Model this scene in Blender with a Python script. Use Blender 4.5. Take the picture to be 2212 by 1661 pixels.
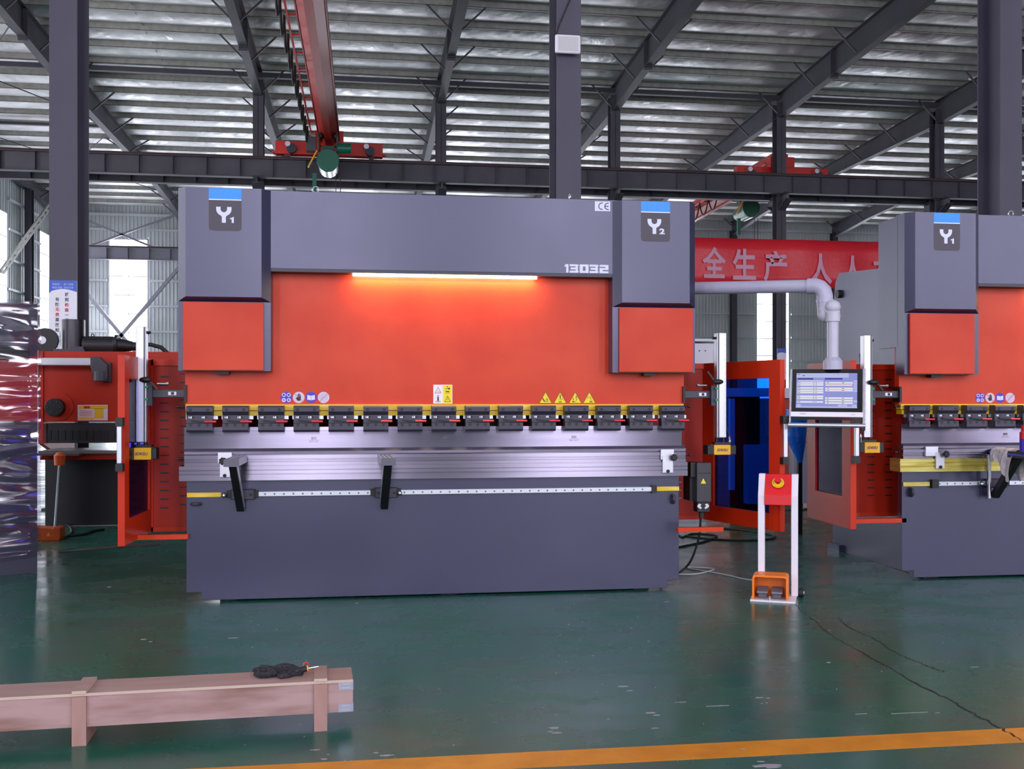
import bpy, bmesh, math, random
from mathutils import Vector, Matrix
random.seed(7)
for o in list(bpy.data.objects): bpy.data.objects.remove(o)
SC = bpy.context.scene
COL = SC.collection

# ------------------------------------------------------------------ camera, world, light, exposure
FPX, PSI, HOR, CAMH = 2206.0, math.radians(8.15), 866.0, 1.268
cs, sn = math.cos(PSI), math.sin(PSI)
cam = bpy.data.cameras.new('camera'); camo = bpy.data.objects.new('camera', cam); COL.objects.link(camo)
cam.sensor_fit = 'HORIZONTAL'; cam.sensor_width = 36.0; cam.lens = 36.0*FPX/2212.0
cam.shift_y = (HOR-830.5)/2212.0; cam.clip_end = 400; cam.clip_start = 0.05
camo.location = (0, 0, CAMH); camo.rotation_euler = (math.pi/2, 0, -PSI)
SC.camera = camo
SC.view_settings.view_transform = 'Standard'; SC.view_settings.look = 'None'
SC.view_settings.gamma = 1.0; SC.view_settings.exposure = 0.0; SC.view_settings.use_curve_mapping = False

WORLD_C, WORLD_S, WIN_L = (0.90, 0.92, 1.0), 5.0, 6.3
w = bpy.data.worlds.new('overcast_sky'); SC.world = w; w.use_nodes = True
bg = w.node_tree.nodes['Background']; bg.inputs[0].default_value = (*WORLD_C, 1); bg.inputs[1].default_value = WORLD_S

def area(name, loc, rot, sx, sy, radiance, color):
    l = bpy.data.lights.new(name, 'AREA'); l.shape = 'RECTANGLE'; l.size = sx; l.size_y = sy
    l.energy = radiance*math.pi*sx*sy; l.color = color
    o = bpy.data.objects.new(name, l); COL.objects.link(o); o.location = loc; o.rotation_euler = rot
    return o
FRONT_WIN = [-1.2+6*k for k in range(-2, 7)]
for k, x in enumerate(FRONT_WIN):          # daylight entering the tall windows of the wall behind the camera
    area('window_daylight', (x, -9.85, 5.9), (math.radians(90), 0, 0), 2.2, 9.6, WIN_L, (0.86, 0.83, 1.0))
WX = [(-12.35+5.9*k if k else -12.28) for k in range(10)]; WY = [53.2, 47.0, 41, 35, 29, 23, 17, 11, 5]
for x in WX:                               # daylight entering the back wall windows
    area('window_daylight', (x, 56.0, 5.3), (math.radians(-90), 0, 0), 1.95, 8.8, 9.0, (0.93, 0.94, 1.0))
for y in WY:                               # daylight entering the left wall windows
    area('window_daylight', (-16.0, y, 5.3), (0, math.radians(-90), 0), 8.6, 1.65, 7.0, (0.95, 0.95, 1.0))

# ------------------------------------------------------------------ pixel -> place
def P(px, py, Y):
    t = math.tan(PSI+math.atan((px-1106)/FPX)); X = t*Y; Z = X*sn+Y*cs
    return Vector((X, Y, CAMH+(HOR-py)/FPX*Z))
def G(px, py, z=0.0):
    Z = (CAMH-z)*FPX/(py-HOR); t = math.tan(PSI+math.atan((px-1106)/FPX)); Y = Z/(t*sn+cs)
    return Vector((t*Y, Y, z))

# ------------------------------------------------------------------ materials
def s2l(c): return tuple(((v/255)/12.92 if v/255 <= .04045 else ((v/255+.055)/1.055)**2.4) for v in c)
MATS = {}
def mat(name, c, rough=.5, metal=0.0, c2=None, nscale=4.0, nmix=(.35, .7), bump=0.0, bscale=40.0, stretch=(1, 1, 1), rvar=0.0,
        emit=None, es=1.0, coat=0.0, spec=.5, aniso=0.0, bdist=.01, stint=None):
    if name in MATS: return MATS[name]
    m = bpy.data.materials.new(name); m.use_nodes = True; nt = m.node_tree; b = nt.nodes['Principled BSDF']
    b.inputs['Base Color'].default_value = (*s2l(c), 1); b.inputs['Roughness'].default_value = rough
    b.inputs['Metallic'].default_value = metal; b.inputs['Specular IOR Level'].default_value = spec
    b.inputs['Coat Weight'].default_value = coat
    if stint: b.inputs['Specular Tint'].default_value = (*stint, 1)
    if aniso:
        b.inputs['Anisotropic'].default_value = aniso; cx = nt.nodes.new('ShaderNodeCombineXYZ'); cx.inputs[2].default_value = 1.0; nt.links.new(cx.outputs[0], b.inputs['Tangent'])
    if emit: b.inputs['Emission Color'].default_value = (*s2l(emit), 1); b.inputs['Emission Strength'].default_value = es
    if c2 or bump or rvar:
        tc = nt.nodes.new('ShaderNodeTexCoord'); mp = nt.nodes.new('ShaderNodeMapping'); mp.inputs['Scale'].default_value = stretch
        nt.links.new(tc.outputs['Object'], mp.inputs[0])
    if c2 or rvar:
        n = nt.nodes.new('ShaderNodeTexNoise'); n.inputs['Scale'].default_value = nscale; n.inputs['Detail'].default_value = 6
        nt.links.new(mp.outputs[0], n.inputs['Vector'])
        mr = nt.nodes.new('ShaderNodeMapRange'); mr.inputs[1].default_value, mr.inputs[2].default_value = nmix
        nt.links.new(n.outputs['Fac'], mr.inputs[0])
    if c2:
        mx = nt.nodes.new('ShaderNodeMix'); mx.data_type = 'RGBA'
        mx.inputs[6].default_value = (*s2l(c), 1); mx.inputs[7].default_value = (*s2l(c2), 1)
        nt.links.new(mr.outputs[0], mx.inputs[0]); nt.links.new(mx.outputs[2], b.inputs['Base Color'])
    if rvar:
        r2 = nt.nodes.new('ShaderNodeMapRange'); r2.inputs[3].default_value = rough; r2.inputs[4].default_value = rough+rvar
        nt.links.new(mr.outputs[0], r2.inputs[0]); nt.links.new(r2.outputs[0], b.inputs['Roughness'])
    if bump:
        n2 = nt.nodes.new('ShaderNodeTexNoise'); n2.inputs['Scale'].default_value = bscale; n2.inputs['Detail'].default_value = 3
        nt.links.new(mp.outputs[0], n2.inputs['Vector'])
        bp = nt.nodes.new('ShaderNodeBump'); bp.inputs['Strength'].default_value = bump; bp.inputs['Distance'].default_value = bdist
        nt.links.new(n2.outputs['Fac'], bp.inputs['Height']); nt.links.new(bp.outputs[0], b.inputs['Normal'])
    MATS[name] = m; return m

M_GREY = mat('textured_grey_paint', (41, 41, 66), .27, c2=(38, 38, 62), nscale=1.6, nmix=(.25, .75), bump=.25, bscale=220, rvar=.07, bdist=.0006, spec=.95, stint=(.80, .79, 1.0))
M_GREYD = mat('dark_grey_trim_paint', (60, 58, 72), .5)
M_ORANGE = mat('orange_paint', (206, 56, 6), .36, c2=(194, 46, 8), nscale=3, bump=.3, bscale=260, rvar=.1, bdist=.001, spec=.35)
M_ORANGE2 = mat('deep_orange_paint', (196, 44, 8), .4, c2=(184, 38, 8), nscale=3, spec=.3)
M_STEEL = mat('brushed_steel', (152, 145, 164), .30, metal=1.0, aniso=.95, c2=(140, 133, 152), nscale=3, stretch=(.4, 1, 6))
M_STEEL2 = mat('machined_steel', (160, 153, 170), .33, metal=1.0, aniso=.93, c2=(146, 139, 156), nscale=3, stretch=(.4, 1, 6))
M_STEELD = mat('steel_groove', (40, 38, 44), .5, metal=.6)
M_BLACKOX = mat('black_oxide_steel', (62, 58, 72), .45, metal=.25)
M_BLACK = mat('black_plastic', (18, 18, 20), .5)
M_BLACK2 = mat('black_rubber', (26, 25, 27), .6)
M_CHROME = mat('chrome', (205, 205, 212), .15, metal=1.0)
M_ALU = mat('anodised_aluminium', (196, 196, 204), .35, metal=.85)
M_YEL = mat('yellow_grease_paint', (224, 184, 10), .4, c2=(232, 214, 110), nscale=5, nmix=(.5, .75), stretch=(1, 1, 6))
M_YEL2 = mat('brass_yellow_coat', (170, 152, 52), .35, metal=.55, c2=(206, 196, 120), nscale=4, stretch=(1, 1, 8))
M_RED = mat('red_plastic', (214, 26, 44), .35)
M_WHITE = mat('white_powder_coat', (226, 220, 232), .4)
M_WHITEP = mat('white_label', (228, 226, 238), .5)
M_BEAM = mat('dark_structural_paint', (72, 68, 78), .6, c2=(62, 59, 68), nscale=1.5)
M_BEAMC = mat('column_paint', (72, 68, 83), .55, c2=(66, 62, 77), nscale=1.2)
M_RUST = mat('rail_brown', (70, 40, 36), .7)
M_GALV = mat('galvanised_steel', (164, 161, 154), .5, metal=.2, c2=(142, 140, 136), nscale=6)
M_SHEET = mat('corrugated_sheet_grey', (194, 198, 200), .5, c2=(176, 180, 180), nscale=.4)
M_CRANE = mat('crane_red_paint', (206, 34, 24), .4, c2=(186, 40, 32), nscale=1.0)
M_GREEN = mat('hoist_green', (10, 92, 72), .35)
M_BANNER = mat('banner_red', (236, 44, 58), .35, bump=.3, bscale=8, bdist=.02)
M_CHAR = mat('banner_letter', (226, 164, 190), .5)
M_BLUE = mat('badge_blue', (20, 138, 236), .4)
M_BADGE = mat('badge_plum', (58, 48, 62), .45)
M_LETTER = mat('letter_white', (214, 214, 240), .5)
M_INK = mat('ink_black', (22, 18, 24), .5)
M_INKR = mat('ink_red', (196, 20, 40), .5)
M_PURPLE = mat('sticker_violet', (78, 52, 176), .5)
M_YSTK = mat('sticker_yellow', (236, 210, 20), .5)
M_LGREY = mat('light_grey_plastic', (186, 184, 200), .4, bump=.2, bscale=12, bdist=.01)
M_TUBE = mat('grey_painted_tube', (172, 168, 190), .35)

def glassy(name, tint, trans, rough=.05, glossc=(1, 1, 1), bump=0, bscale=20, stretch=(1, 1, 1), bdist=.02):
    m = bpy.data.materials.new(name); m.use_nodes = True; nt = m.node_tree
    for n in list(nt.nodes): nt.nodes.remove(n)
    out = nt.nodes.new('ShaderNodeOutputMaterial'); mx = nt.nodes.new('ShaderNodeMixShader')
    t = nt.nodes.new('ShaderNodeBsdfTransparent'); g = nt.nodes.new('ShaderNodeBsdfGlossy')
    t.inputs[0].default_value = (*tint, 1); g.inputs[0].default_value = (*glossc, 1); g.inputs['Roughness'].default_value = rough
    mx.inputs[0].default_value = trans
    nt.links.new(t.outputs[0], mx.inputs[1]); nt.links.new(g.outputs[0], mx.inputs[2]); nt.links.new(mx.outputs[0], out.inputs[0])
    if bump:
        tc = nt.nodes.new('ShaderNodeTexCoord'); mp = nt.nodes.new('ShaderNodeMapping'); mp.inputs['Scale'].default_value = stretch
        mp.inputs['Rotation'].default_value = (0, .22, 0)
        n2 = nt.nodes.new('ShaderNodeTexNoise'); n2.inputs['Scale'].default_value = bscale; n2.inputs['Detail'].default_value = 1.5; n2.noise_type = 'RIDGED_MULTIFRACTAL'
        bp = nt.nodes.new('ShaderNodeBump'); bp.inputs['Strength'].default_value = bump; bp.inputs['Distance'].default_value = bdist
        nt.links.new(tc.outputs['Object'], mp.inputs[0]); nt.links.new(mp.outputs[0], n2.inputs['Vector'])
        nt.links.new(n2.outputs['Fac'], bp.inputs['Height']); nt.links.new(bp.outputs[0], g.inputs['Normal'])
    return m
M_PANE = glassy('window_glass', (.97, .98, 1), .06)
M_TINT = glassy('blue_tinted_acrylic', (.05, .28, .85), .06, rough=.08)
M_TINTV = glassy('violet_tinted_acrylic', (.16, .17, .55), .07, rough=.1)

# ------------------------------------------------------------------ mesh builder
class MB:
    def __init__(s): s.v = []; s.f = []
    def add(s, vs, fs):
        n = len(s.v); s.v += [tuple(v) for v in vs]; s.f += [tuple(i+n for i in f) for f in fs]; return s
    def box(s, x0, x1, y0, y1, z0, z1):
        return s.add([(x0,y0,z0),(x1,y0,z0),(x1,y1,z0),(x0,y1,z0),(x0,y0,z1),(x1,y0,z1),(x1,y1,z1),(x0,y1,z1)],
                     [(0,3,2,1),(4,5,6,7),(0,1,5,4),(1,2,6,5),(2,3,7,6),(3,0,4,7)])
    def prism(s, pts, axis, a0, a1):   # pts 2D in the two other axes (order x,y,z without axis)
        def mk(p, a):
            return {'x': (a, p[0], p[1]), 'y': (p[0], a, p[1]), 'z': (p[0], p[1], a)}[axis]
        n = len(pts); vs = [mk(p, a0) for p in pts]+[mk(p, a1) for p in pts]
        fs = [tuple(range(n)), tuple(range(2*n-1, n-1, -1))]+[(i, i+n, (i+1) % n+n, (i+1) % n) for i in range(n)]
        return s.add(vs, fs)
    def cyl(s, p0, p1, r, n=16, r2=None, cap=True):
        p0, p1 = Vector(p0), Vector(p1); d = (p1-p0); r2 = r if r2 is None else r2
        if d.length < 1e-9: return s
        d.normalize(); a = d.orthogonal().normalized(); b = d.cross(a)
        vs = []
        for p, rr in ((p0, r), (p1, r2)):
            for i in range(n):
                t = 2*math.pi*i/n; vs.append(p+(a*math.cos(t)+b*math.sin(t))*rr)
        fs = [(i, (i+1) % n, (i+1) % n+n, i+n) for i in range(n)]
        if cap: fs += [tuple(range(n-1, -1, -1)), tuple(range(n, 2*n))]
        return s.add(vs, fs)
    def tube(s, pts, r, n=8):
        pts = [Vector(p) for p in pts]; vs = []; fs = []; prev = None
        for i, p in enumerate(pts):
            d = (pts[min(i+1, len(pts)-1)]-pts[max(i-1, 0)]).normalized()
            a = d.orthogonal().normalized() if prev is None else (prev-d*prev.dot(d)).normalized()
            prev = a; b = d.cross(a); rr = r[i] if isinstance(r, (list, tuple)) else r
            for k in range(n):
                t = 2*math.pi*k/n; vs.append(p+(a*math.cos(t)+b*math.sin(t))*rr)
        for i in range(len(pts)-1):
            for k in range(n):
                fs.append((i*n+k, i*n+(k+1) % n, (i+1)*n+(k+1) % n, (i+1)*n+k))
        fs += [tuple(range(n-1, -1, -1)), tuple(range((len(pts)-1)*n, len(pts)*n))]
        return s.add(vs, fs)
    def bar(s, p0, p1, wd, hd, up=(0, 0, 1)):   # rectangular bar between two points
        p0, p1 = Vector(p0), Vector(p1); d = (p1-p0).normalized(); up = Vector(up)
        a = d.cross(up); a = a.normalized() if a.length > 1e-6 else d.orthogonal().normalized(); b = a.cross(d)
        vs = [p+a*sx*wd/2+b*sz*hd/2 for p in (p0, p1) for sx, sz in ((-1,-1),(1,-1),(1,1),(-1,1))]
        return s.add(vs, [(0,1,2,3),(7,6,5,4),(0,4,5,1),(1,5,6,2),(2,6,7,3),(3,7,4,0)])
    def sphere(s, c, r, n=12, m=8, sc=(1, 1, 1)):
        c = Vector(c); vs = [c+Vector((0, 0, r*sc[2]))]
        for j in range(1, m):
            ph = math.pi*j/m
            for i in range(n):
                t = 2*math.pi*i/n; vs.append(c+Vector((r*sc[0]*math.sin(ph)*math.cos(t), r*sc[1]*math.sin(ph)*math.sin(t), r*sc[2]*math.cos(ph))))
        vs.append(c-Vector((0, 0, r*sc[2]))); fs = [(0, 1+i, 1+(i+1) % n) for i in range(n)]
        for j in range(m-2):
            for i in range(n): fs.append((1+j*n+i, 1+(j+1)*n+i, 1+(j+1)*n+(i+1) % n, 1+j*n+(i+1) % n))
        e = len(vs)-1; fs += [(e, 1+(m-2)*n+(i+1) % n, 1+(m-2)*n+i) for i in range(n)]
        return s.add(vs, fs)
    def torus(s, c, R, r, axis='y', n=24, m=8):
        vs = []; fs = []; c = Vector(c)
        for i in range(n):
            t = 2*math.pi*i/n
            for j in range(m):
                p = 2*math.pi*j/m; a = (R+r*math.cos(p)); u, v, h = a*math.cos(t), a*math.sin(t), r*math.sin(p)
                vs.append(c+Vector({'y': (u, h, v), 'x': (h, u, v), 'z': (u, v, h)}[axis]))
        for i in range(n):
            for j in range(m): fs.append((i*m+j, ((i+1) % n)*m+j, ((i+1) % n)*m+(j+1) % m, i*m+(j+1) % m))
        return s.add(vs, fs)
    def plate(s, x0, x1, z0, z1, y, t=.001):    # thin plate facing -Y
        return s.box(x0, x1, y-t, y, z0, z1)
    def poly(s, pts, y, t=.001):                # polygon in xz facing -Y
        return s.prism(pts, 'y', y-t, y)
    def disc(s, x, z, r, y, t=.001, n=28): return s.poly([(x+r*math.cos(2*math.pi*i/n), z+r*math.sin(2*math.pi*i/n)) for i in range(n)], y, t)
    def islands(s):
        par = list(range(len(s.v)))
        def fd(a):
            while par[a] != a: par[a] = par[par[a]]; a = par[a]
            return a
        for f in s.f:
            for k in f[1:]: par[fd(k)] = fd(f[0])
        g = {}
        for f in s.f: g.setdefault(fd(f[0]), []).append(f)
        out = []
        for fs in g.values():
            idx = sorted({k for f in fs for k in f}); mp = {k: i for i, k in enumerate(idx)}; m = MB(); m.v = [s.v[k] for k in idx]; m.f = [tuple(mp[k] for k in f) for f in fs]; out.append(m)
        return out
    def split(s, name, m, parent=None, **kw):
        return [q.build(name, m, parent, **kw) for q in s.islands()]
    def build(s, name, m, parent=None, world=False, bevel=0.0, smooth=False, label=None, seg=2, kind=None):
        me = bpy.data.meshes.new(name); vs = s.v
        if world and parent is not None:
            rt = parent
            while rt.parent: rt = rt.parent
            mi = Matrix.LocRotScale(rt.location, rt.rotation_euler, None).inverted(); vs = [tuple(mi @ Vector(v)) for v in vs]
        me.from_pydata(vs, [], s.f); me.validate(); me.update()
        bm = bmesh.new(); bm.from_mesh(me); bmesh.ops.recalc_face_normals(bm, faces=bm.faces); bm.to_mesh(me); bm.free()
        if m: me.materials.append(m)
        if smooth:
            for p in me.polygons: p.use_smooth = True
            try: me.set_sharp_from_angle(angle=math.radians(35))
            except Exception: pass
        o = bpy.data.objects.new(name, me); COL.objects.link(o)
        if parent is not None: o.parent = parent
        if bevel:
            b = o.modifiers.new('b', 'BEVEL'); b.width = bevel; b.segments = seg; b.limit_method = 'ANGLE'; b.angle_limit = .6
        if label: o['label'] = label
        if kind: o['kind'] = kind
        return o
def thing(name, label, cat, loc=(0, 0, 0), rz=0.0, group=None, rot=None):
    o = bpy.data.objects.new(name, None); COL.objects.link(o); o.location = loc; o.rotation_euler = rot or (0, 0, rz)
    o.empty_display_size = .1; o['label'] = label; o['category'] = cat
    if group: o['group'] = group
    return o
def tag(o, label, cat, group=None):
    o['label'] = label; o['category'] = cat
    if group: o['group'] = group
    return o
def struct(o): o['kind'] = 'structure'; return o

# text as real mesh lettering
def text_mb(s, size, bold=0.0, shear=0.0, extr=.0008, align='CENTER'):
    cu = bpy.data.curves.new('t', 'FONT'); cu.body = s; cu.size = size; cu.offset = bold; cu.shear = shear; cu.extrude = extr
    cu.align_x = align; cu.align_y = 'CENTER'; cu.resolution_u = 3
    o = bpy.data.objects.new('t', cu); COL.objects.link(o); bpy.context.view_layer.update()
    dg = bpy.context.evaluated_depsgraph_get(); me = bpy.data.meshes.new_from_object(o.evaluated_get(dg))
    vs = [tuple(v.co) for v in me.vertices]; fs = [tuple(p.vertices) for p in me.polygons]
    bpy.data.objects.remove(o); bpy.data.curves.remove(cu); bpy.data.meshes.remove(me)
    return vs, fs
def put_text(mb, s, size, x, y, z, bold=0.0, shear=0.0, width=None, height=None, align='CENTER'):
    vs, fs = text_mb(s, size, bold, shear, align=align)
    if not vs: return mb
    xs = [v[0] for v in vs]; ys = [v[1] for v in vs]
    w0, h0 = max(xs)-min(xs), max(ys)-min(ys); cx, cy = (max(xs)+min(xs))/2, (max(ys)+min(ys))/2
    kx = width/w0 if width else (height/h0 if height else 1); ky = height/h0 if height else (width/w0 if width else 1)
    if align != 'CENTER': cx = min(xs)
    return mb.add([(x+(v[0]-cx)*kx, y-v[2], z+(v[1]-cy)*ky) for v in vs], fs)
# ------------------------------------------------------------------ the building
RH = lambda Y: 12.1+(34.5-Y)*.035          # top of the rafters; purlins and foil sit above it
XL, XR, YB, YF = -15.75, 46.0, 55.7, -10.0
# floor
def floor_mat():
    m = bpy.data.materials.new('green_epoxy_floor'); m.use_nodes = True; nt = m.node_tree; b = nt.nodes['Principled BSDF']; L = nt.links.new
    tc = nt.nodes.new('ShaderNodeTexCoord')
    def noise(sc, det=6, st=(1, 1, 1), ro=.55):
        mp = nt.nodes.new('ShaderNodeMapping'); mp.inputs['Scale'].default_value = st; L(tc.outputs['Object'], mp.inputs[0])
        n = nt.nodes.new('ShaderNodeTexNoise'); n.inputs['Scale'].default_value = sc; n.inputs['Detail'].default_value = det; n.inputs['Roughness'].default_value = ro
        L(mp.outputs[0], n.inputs['Vector']); return n.outputs['Fac']
    def mr(x, a, c, lo=0., hi=1.):
        r = nt.nodes.new('ShaderNodeMapRange'); r.inputs[1].default_value = a; r.inputs[2].default_value = c; r.inputs[3].default_value = lo; r.inputs[4].default_value = hi
        L(x, r.inputs[0]); return r.outputs[0]
    def mix(f, a, c):
        x = nt.nodes.new('ShaderNodeMix'); x.data_type = 'RGBA'; L(f, x.inputs[0])
        for k, v in ((6, a), (7, c)):
            if isinstance(v, tuple): x.inputs[k].default_value = (*s2l(v), 1)
            else: L(v, x.inputs[k])
        return x.outputs[2]
    c = mix(mr(noise(.9), .35, .68), (18, 90, 68), (36, 92, 82))
    c = mix(mr(noise(2.6, 8, (1, 2.2, 1)), .45, .75), c, (52, 82, 78))
    c = mix(mr(noise(7, 10, (1, 1.6, 1), .7), .62, .72, 0, .55), c, (58, 66, 68))
    c = mix(mr(noise(30, 8, (1, 3, 1), .75), .70, .74, 0, .6), c, (92, 100, 98))
    L(c, b.inputs['Base Color'])
    L(mr(noise(1.6, 8, (1, 1.5, 1), .6), .3, .7, .17, .36), b.inputs['Roughness'])
    bp = nt.nodes.new('ShaderNodeBump'); bp.inputs['Strength'].default_value = .25; bp.inputs['Distance'].default_value = .004
    L(noise(5, 6), bp.inputs['Height']); L(bp.outputs[0], b.inputs['Normal'])
    b.inputs['Specular IOR Level'].default_value = .55
    return m
floor = struct(MB().box(XL-.3, XR+.3, YF-.3, YB+.3, -.2, 0).build('floor', floor_mat()))
M_LINE = mat('yellow_line_paint', (216, 136, 10), .4, c2=(196, 120, 14), nscale=6, rvar=.1)
MB().box(-6, 14, 3.486, 3.64, 0, .0012).build('floor_line', M_LINE, floor)
# cracks and chips in the coating
def ribbon(px, wd):
    pts = []
    for (a, b), (c, d) in zip(px[:-1], px[1:]):
        for k in range(8):
            t = k/8; pts.append(G(a+(c-a)*t, b+(d-b)*t)+Vector((random.uniform(-.008, .008), random.uniform(-.008, .008), 0)))
    pts.append(G(*px[-1])); mb = MB(); vs = []; fs = []
    for i, p in enumerate(pts):
        d = (pts[min(i+1, len(pts)-1)]-pts[max(i-1, 0)]).normalized(); nrm = Vector((-d.y, d.x, 0)); w_ = wd*random.uniform(.3, 1)
        vs += [p+nrm*w_+Vector((0, 0, .0016)), p-nrm*w_+Vector((0, 0, .0016))]
    for i in range(len(pts)-1): fs.append((2*i, 2*i+1, 2*i+3, 2*i+2))
    return mb.add(vs, fs)
M_CRACK = mat('crack_dirt', (44, 40, 46), .8)
ribbon([(1718, 1306), (1745, 1330), (1800, 1376), (1862, 1409)], .003).build('crack', M_CRACK, floor)
ribbon([(1862, 1409), (1905, 1434), (1990, 1482), (2058, 1515), (2110, 1545), (2165, 1575), (2205, 1600)], .006).build('crack', M_CRACK, floor)
ribbon([(1812, 1334), (1826, 1350), (1856, 1366), (1890, 1380), (1925, 1405), (1955, 1419), (2000, 1437), (2040, 1452)], .005).build('crack', M_CRACK, floor)
M_CHIP = mat('bare_concrete_chip', (150, 144, 152), .7)
mb = MB()
def chip(px, py, wx, wy, n=9):
    c = G(px, py); pts = [(c.x+math.cos(2*math.pi*i/n)*wx*random.uniform(.45, 1.1), c.y+math.sin(2*math.pi*i/n)*wy*random.uniform(.4, 1.1)) for i in range(n)]
    mb.prism(pts, 'z', 0, .0014)
for a in [(1345,1483,.028,.012),(1360,1492,.014,.008),(1195,1572,.03,.014),(1202,1583,.022,.01),(1188,1580,.012,.008),(1650,1654,.07,.014),(1668,1657,.04,.01),(1645,1645,.016,.006),
          (1405,1540,.03,.012),(1418,1545,.018,.006),(1640,1507,.018,.006),(770,1303,.012,.01),(830,1632,.035,.008),(812,1626,.012,.006),(1790,1431,.012,.009),(1605,1618,.012,.01),
          (310,1381,.02,.008),(325,1386,.012,.006),(505,1378,.03,.008),(1660,1508,.012,.004),(236,1268,.02,.012),(1415,1573,.016,.004),(700,1640,.012,.006),(680,1620,.02,.004)]: chip(*a)
for k in range(70):
    chip(random.choice([random.gauss(1250, 120), random.gauss(640, 70), random.uniform(500, 2200)]), random.uniform(1320, 1655), random.uniform(.002, .008), random.uniform(.001, .004), 5)
for (a, b, l) in [(1965,1540,.16),(2025,1540,.02),(1550,1525,.1),(1470,1517,.05),(1860,1542,.05),(2105,1441,.04),(1440,1300,.03)]:
    c = G(a, b); mb.box(c.x-l/2, c.x+l/2, c.y-.001, c.y+.001, 0, .0013)
mb.build('paint_chip', M_CHIP, floor, kind='stuff')
c0 = P(435, 1345, 5.6)
MB().box(.9, 3.6, 5.585, 5.6, 0, .0009).build('coat_seam', mat('coat_seam', (44, 84, 82), .3), floor)

# corrugated sheet walls
def corr_x(mb, x0, x1, z0, z1, y, out=1):
    x = x0
    while x < x1-1e-6:
        xe = min(x+.19, x1)
        seg = [(x, 0), (x+.06, 0), (x+.08, .03), (x+.11, .03), (x+.13, 0), (x+.19, 0)]
        seg = [(min(a, x1), b) for a, b in seg]
        for (a, h), (b, k) in zip(seg[:-1], seg[1:]):
            if b-a > 1e-6: mb.add([(a, y-h, z0), (b, y-k, z0), (b, y-k, z1), (a, y-h, z1)], [(0, 1, 2, 3)])
        x += .19
def corr_y(mb, y0, y1, z0, z1, x):
    y = y0
    while y < y1-1e-6:
        seg = [(y, 0), (y+.12, 0), (y+.14, .03), (y+.18, .03), (y+.2, 0), (y+.3, 0)]
        seg = [(min(a, y1), b) for a, b in seg]
        for (a, h), (b, k) in zip(seg[:-1], seg[1:]):
            if b-a > 1e-6: mb.add([(x+h, a, z0), (x+k, b, z0), (x+k, b, z1), (x+h, a, z1)], [(0, 1, 2, 3)])
        y += .3
GX = -3.49
HB = RH(YB)+.3; mb = MB(); px = XL
for x in WX:
    corr_x(mb, px, x-1.0, 0, HB, YB); corr_x(mb, x-1.0, x+1.0, 0, .9, YB); corr_x(mb, x-1.0, x+1.0, 9.75, HB, YB); px = x+1.0
corr_x(mb, px, XR, 0, HB, YB)
mb.box(XL-.3, XR+.3, YB+.33, YB+.35, 9.9, HB)
wall_back = struct(mb.build('wall_back', M_SHEET))
mb = MB()
for z in [.9+1.33*k for k in range(8)]:
    if z > 10.9: continue
    px = XL
    for x in WX: mb.box(px, x-1.05, YB-.16, YB-.035, z-.05, z+.05); px = x+1.05
    mb.box(px, XR, YB-.16, YB-.035, z-.05, z+.05)
mb.box(XL, XR, YB-.2, YB-.035, HB-.75, HB-.62)
mb.build('girt', mat('girt_paint', (190, 192, 198), .5), wall_back)
M_FRAME = mat('window_frame_paint', (196, 196, 204), .5)
wn = 0
def win_x(x0, x1, z0, z1, y):
    global wn; wn += 1
    mb = MB()
    mb.box(x0, x0+.06, y-.06, y+.06, z0, z1).box(x1-.06, x1, y-.06, y+.06, z0, z1).box(x0, x1, y-.06, y+.06, z0, z0+.06).box(x0, x1, y-.06, y+.06, z1-.06, z1)
    for k in range(1, 9): mb.box(x0, x1, y-.015, y+.015, z0+k*(z1-z0)/9-.02, z0+k*(z1-z0)/9+.02)
    xm = (x0+x1)/2; mb.box(xm-.015, xm+.015, y-.015, y+.015, z0, z1)
    o = struct(mb.build('window_%d' % wn, M_FRAME)); MB().box(x0+.06, x1-.06, y-.004, y+.004, z0+.06, z1-.06).build('window_pane', M_PANE, o); return o
for x in WX: win_x(x-1.0, x+1.0, .9, 9.75, YB+.05)
# left wall with windows
HL = RH(20)+.1
mb = MB(); py = YB
for y in WY:
    corr_y(mb, y+.85, py, 0, HL, XL); corr_y(mb, y-.85, y+.85, 0, .9, XL); corr_y(mb, y-.85, y+.85, 9.6, HL, XL); py = y-.85
corr_y(mb, YF, py, 0, HL, XL); mb.box(XL-.1, XL, YF, 30, HL, RH(YF)+.5)
wall_left = struct(mb.build('wall_left', M_SHEET))
mb = MB()
for z in [.9+1.33*k for k in range(9)]:
    py = YB
    for y in WY: mb.box(XL+.035, XL+.16, y+.9, py, z-.05, z+.05); py = y-.9
mb.build('girt', MATS['girt_paint'], wall_left)
for y in WY[:3]:
    wn += 1; mb = MB(); x = XL+.02; y0, y1, z0, z1 = y-.85, y+.85, .9, 9.6
    mb.box(x-.05, x+.05, y0, y0+.06, z0, z1).box(x-.05, x+.05, y1-.06, y1, z0, z1).box(x-.05, x+.05, y0, y1, z1-.06, z1).box(x-.05, x+.05, y0, y1, z0, z0+.06)
    for k in range(1, 8): mb.box(x-.015, x+.015, y0, y1, z0+k*(z1-z0)/8-.02, z0+k*(z1-z0)/8+.02)
    mb.box(x-.015, x+.015, y-.015, y+.015, z0, z1)
    o = struct(mb.build('window_%d' % wn, M_FRAME)); MB().box(x-.004, x+.004, y0+.06, y1-.06, z0+.06, z1-.06).build('window_pane', M_PANE, o)
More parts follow.
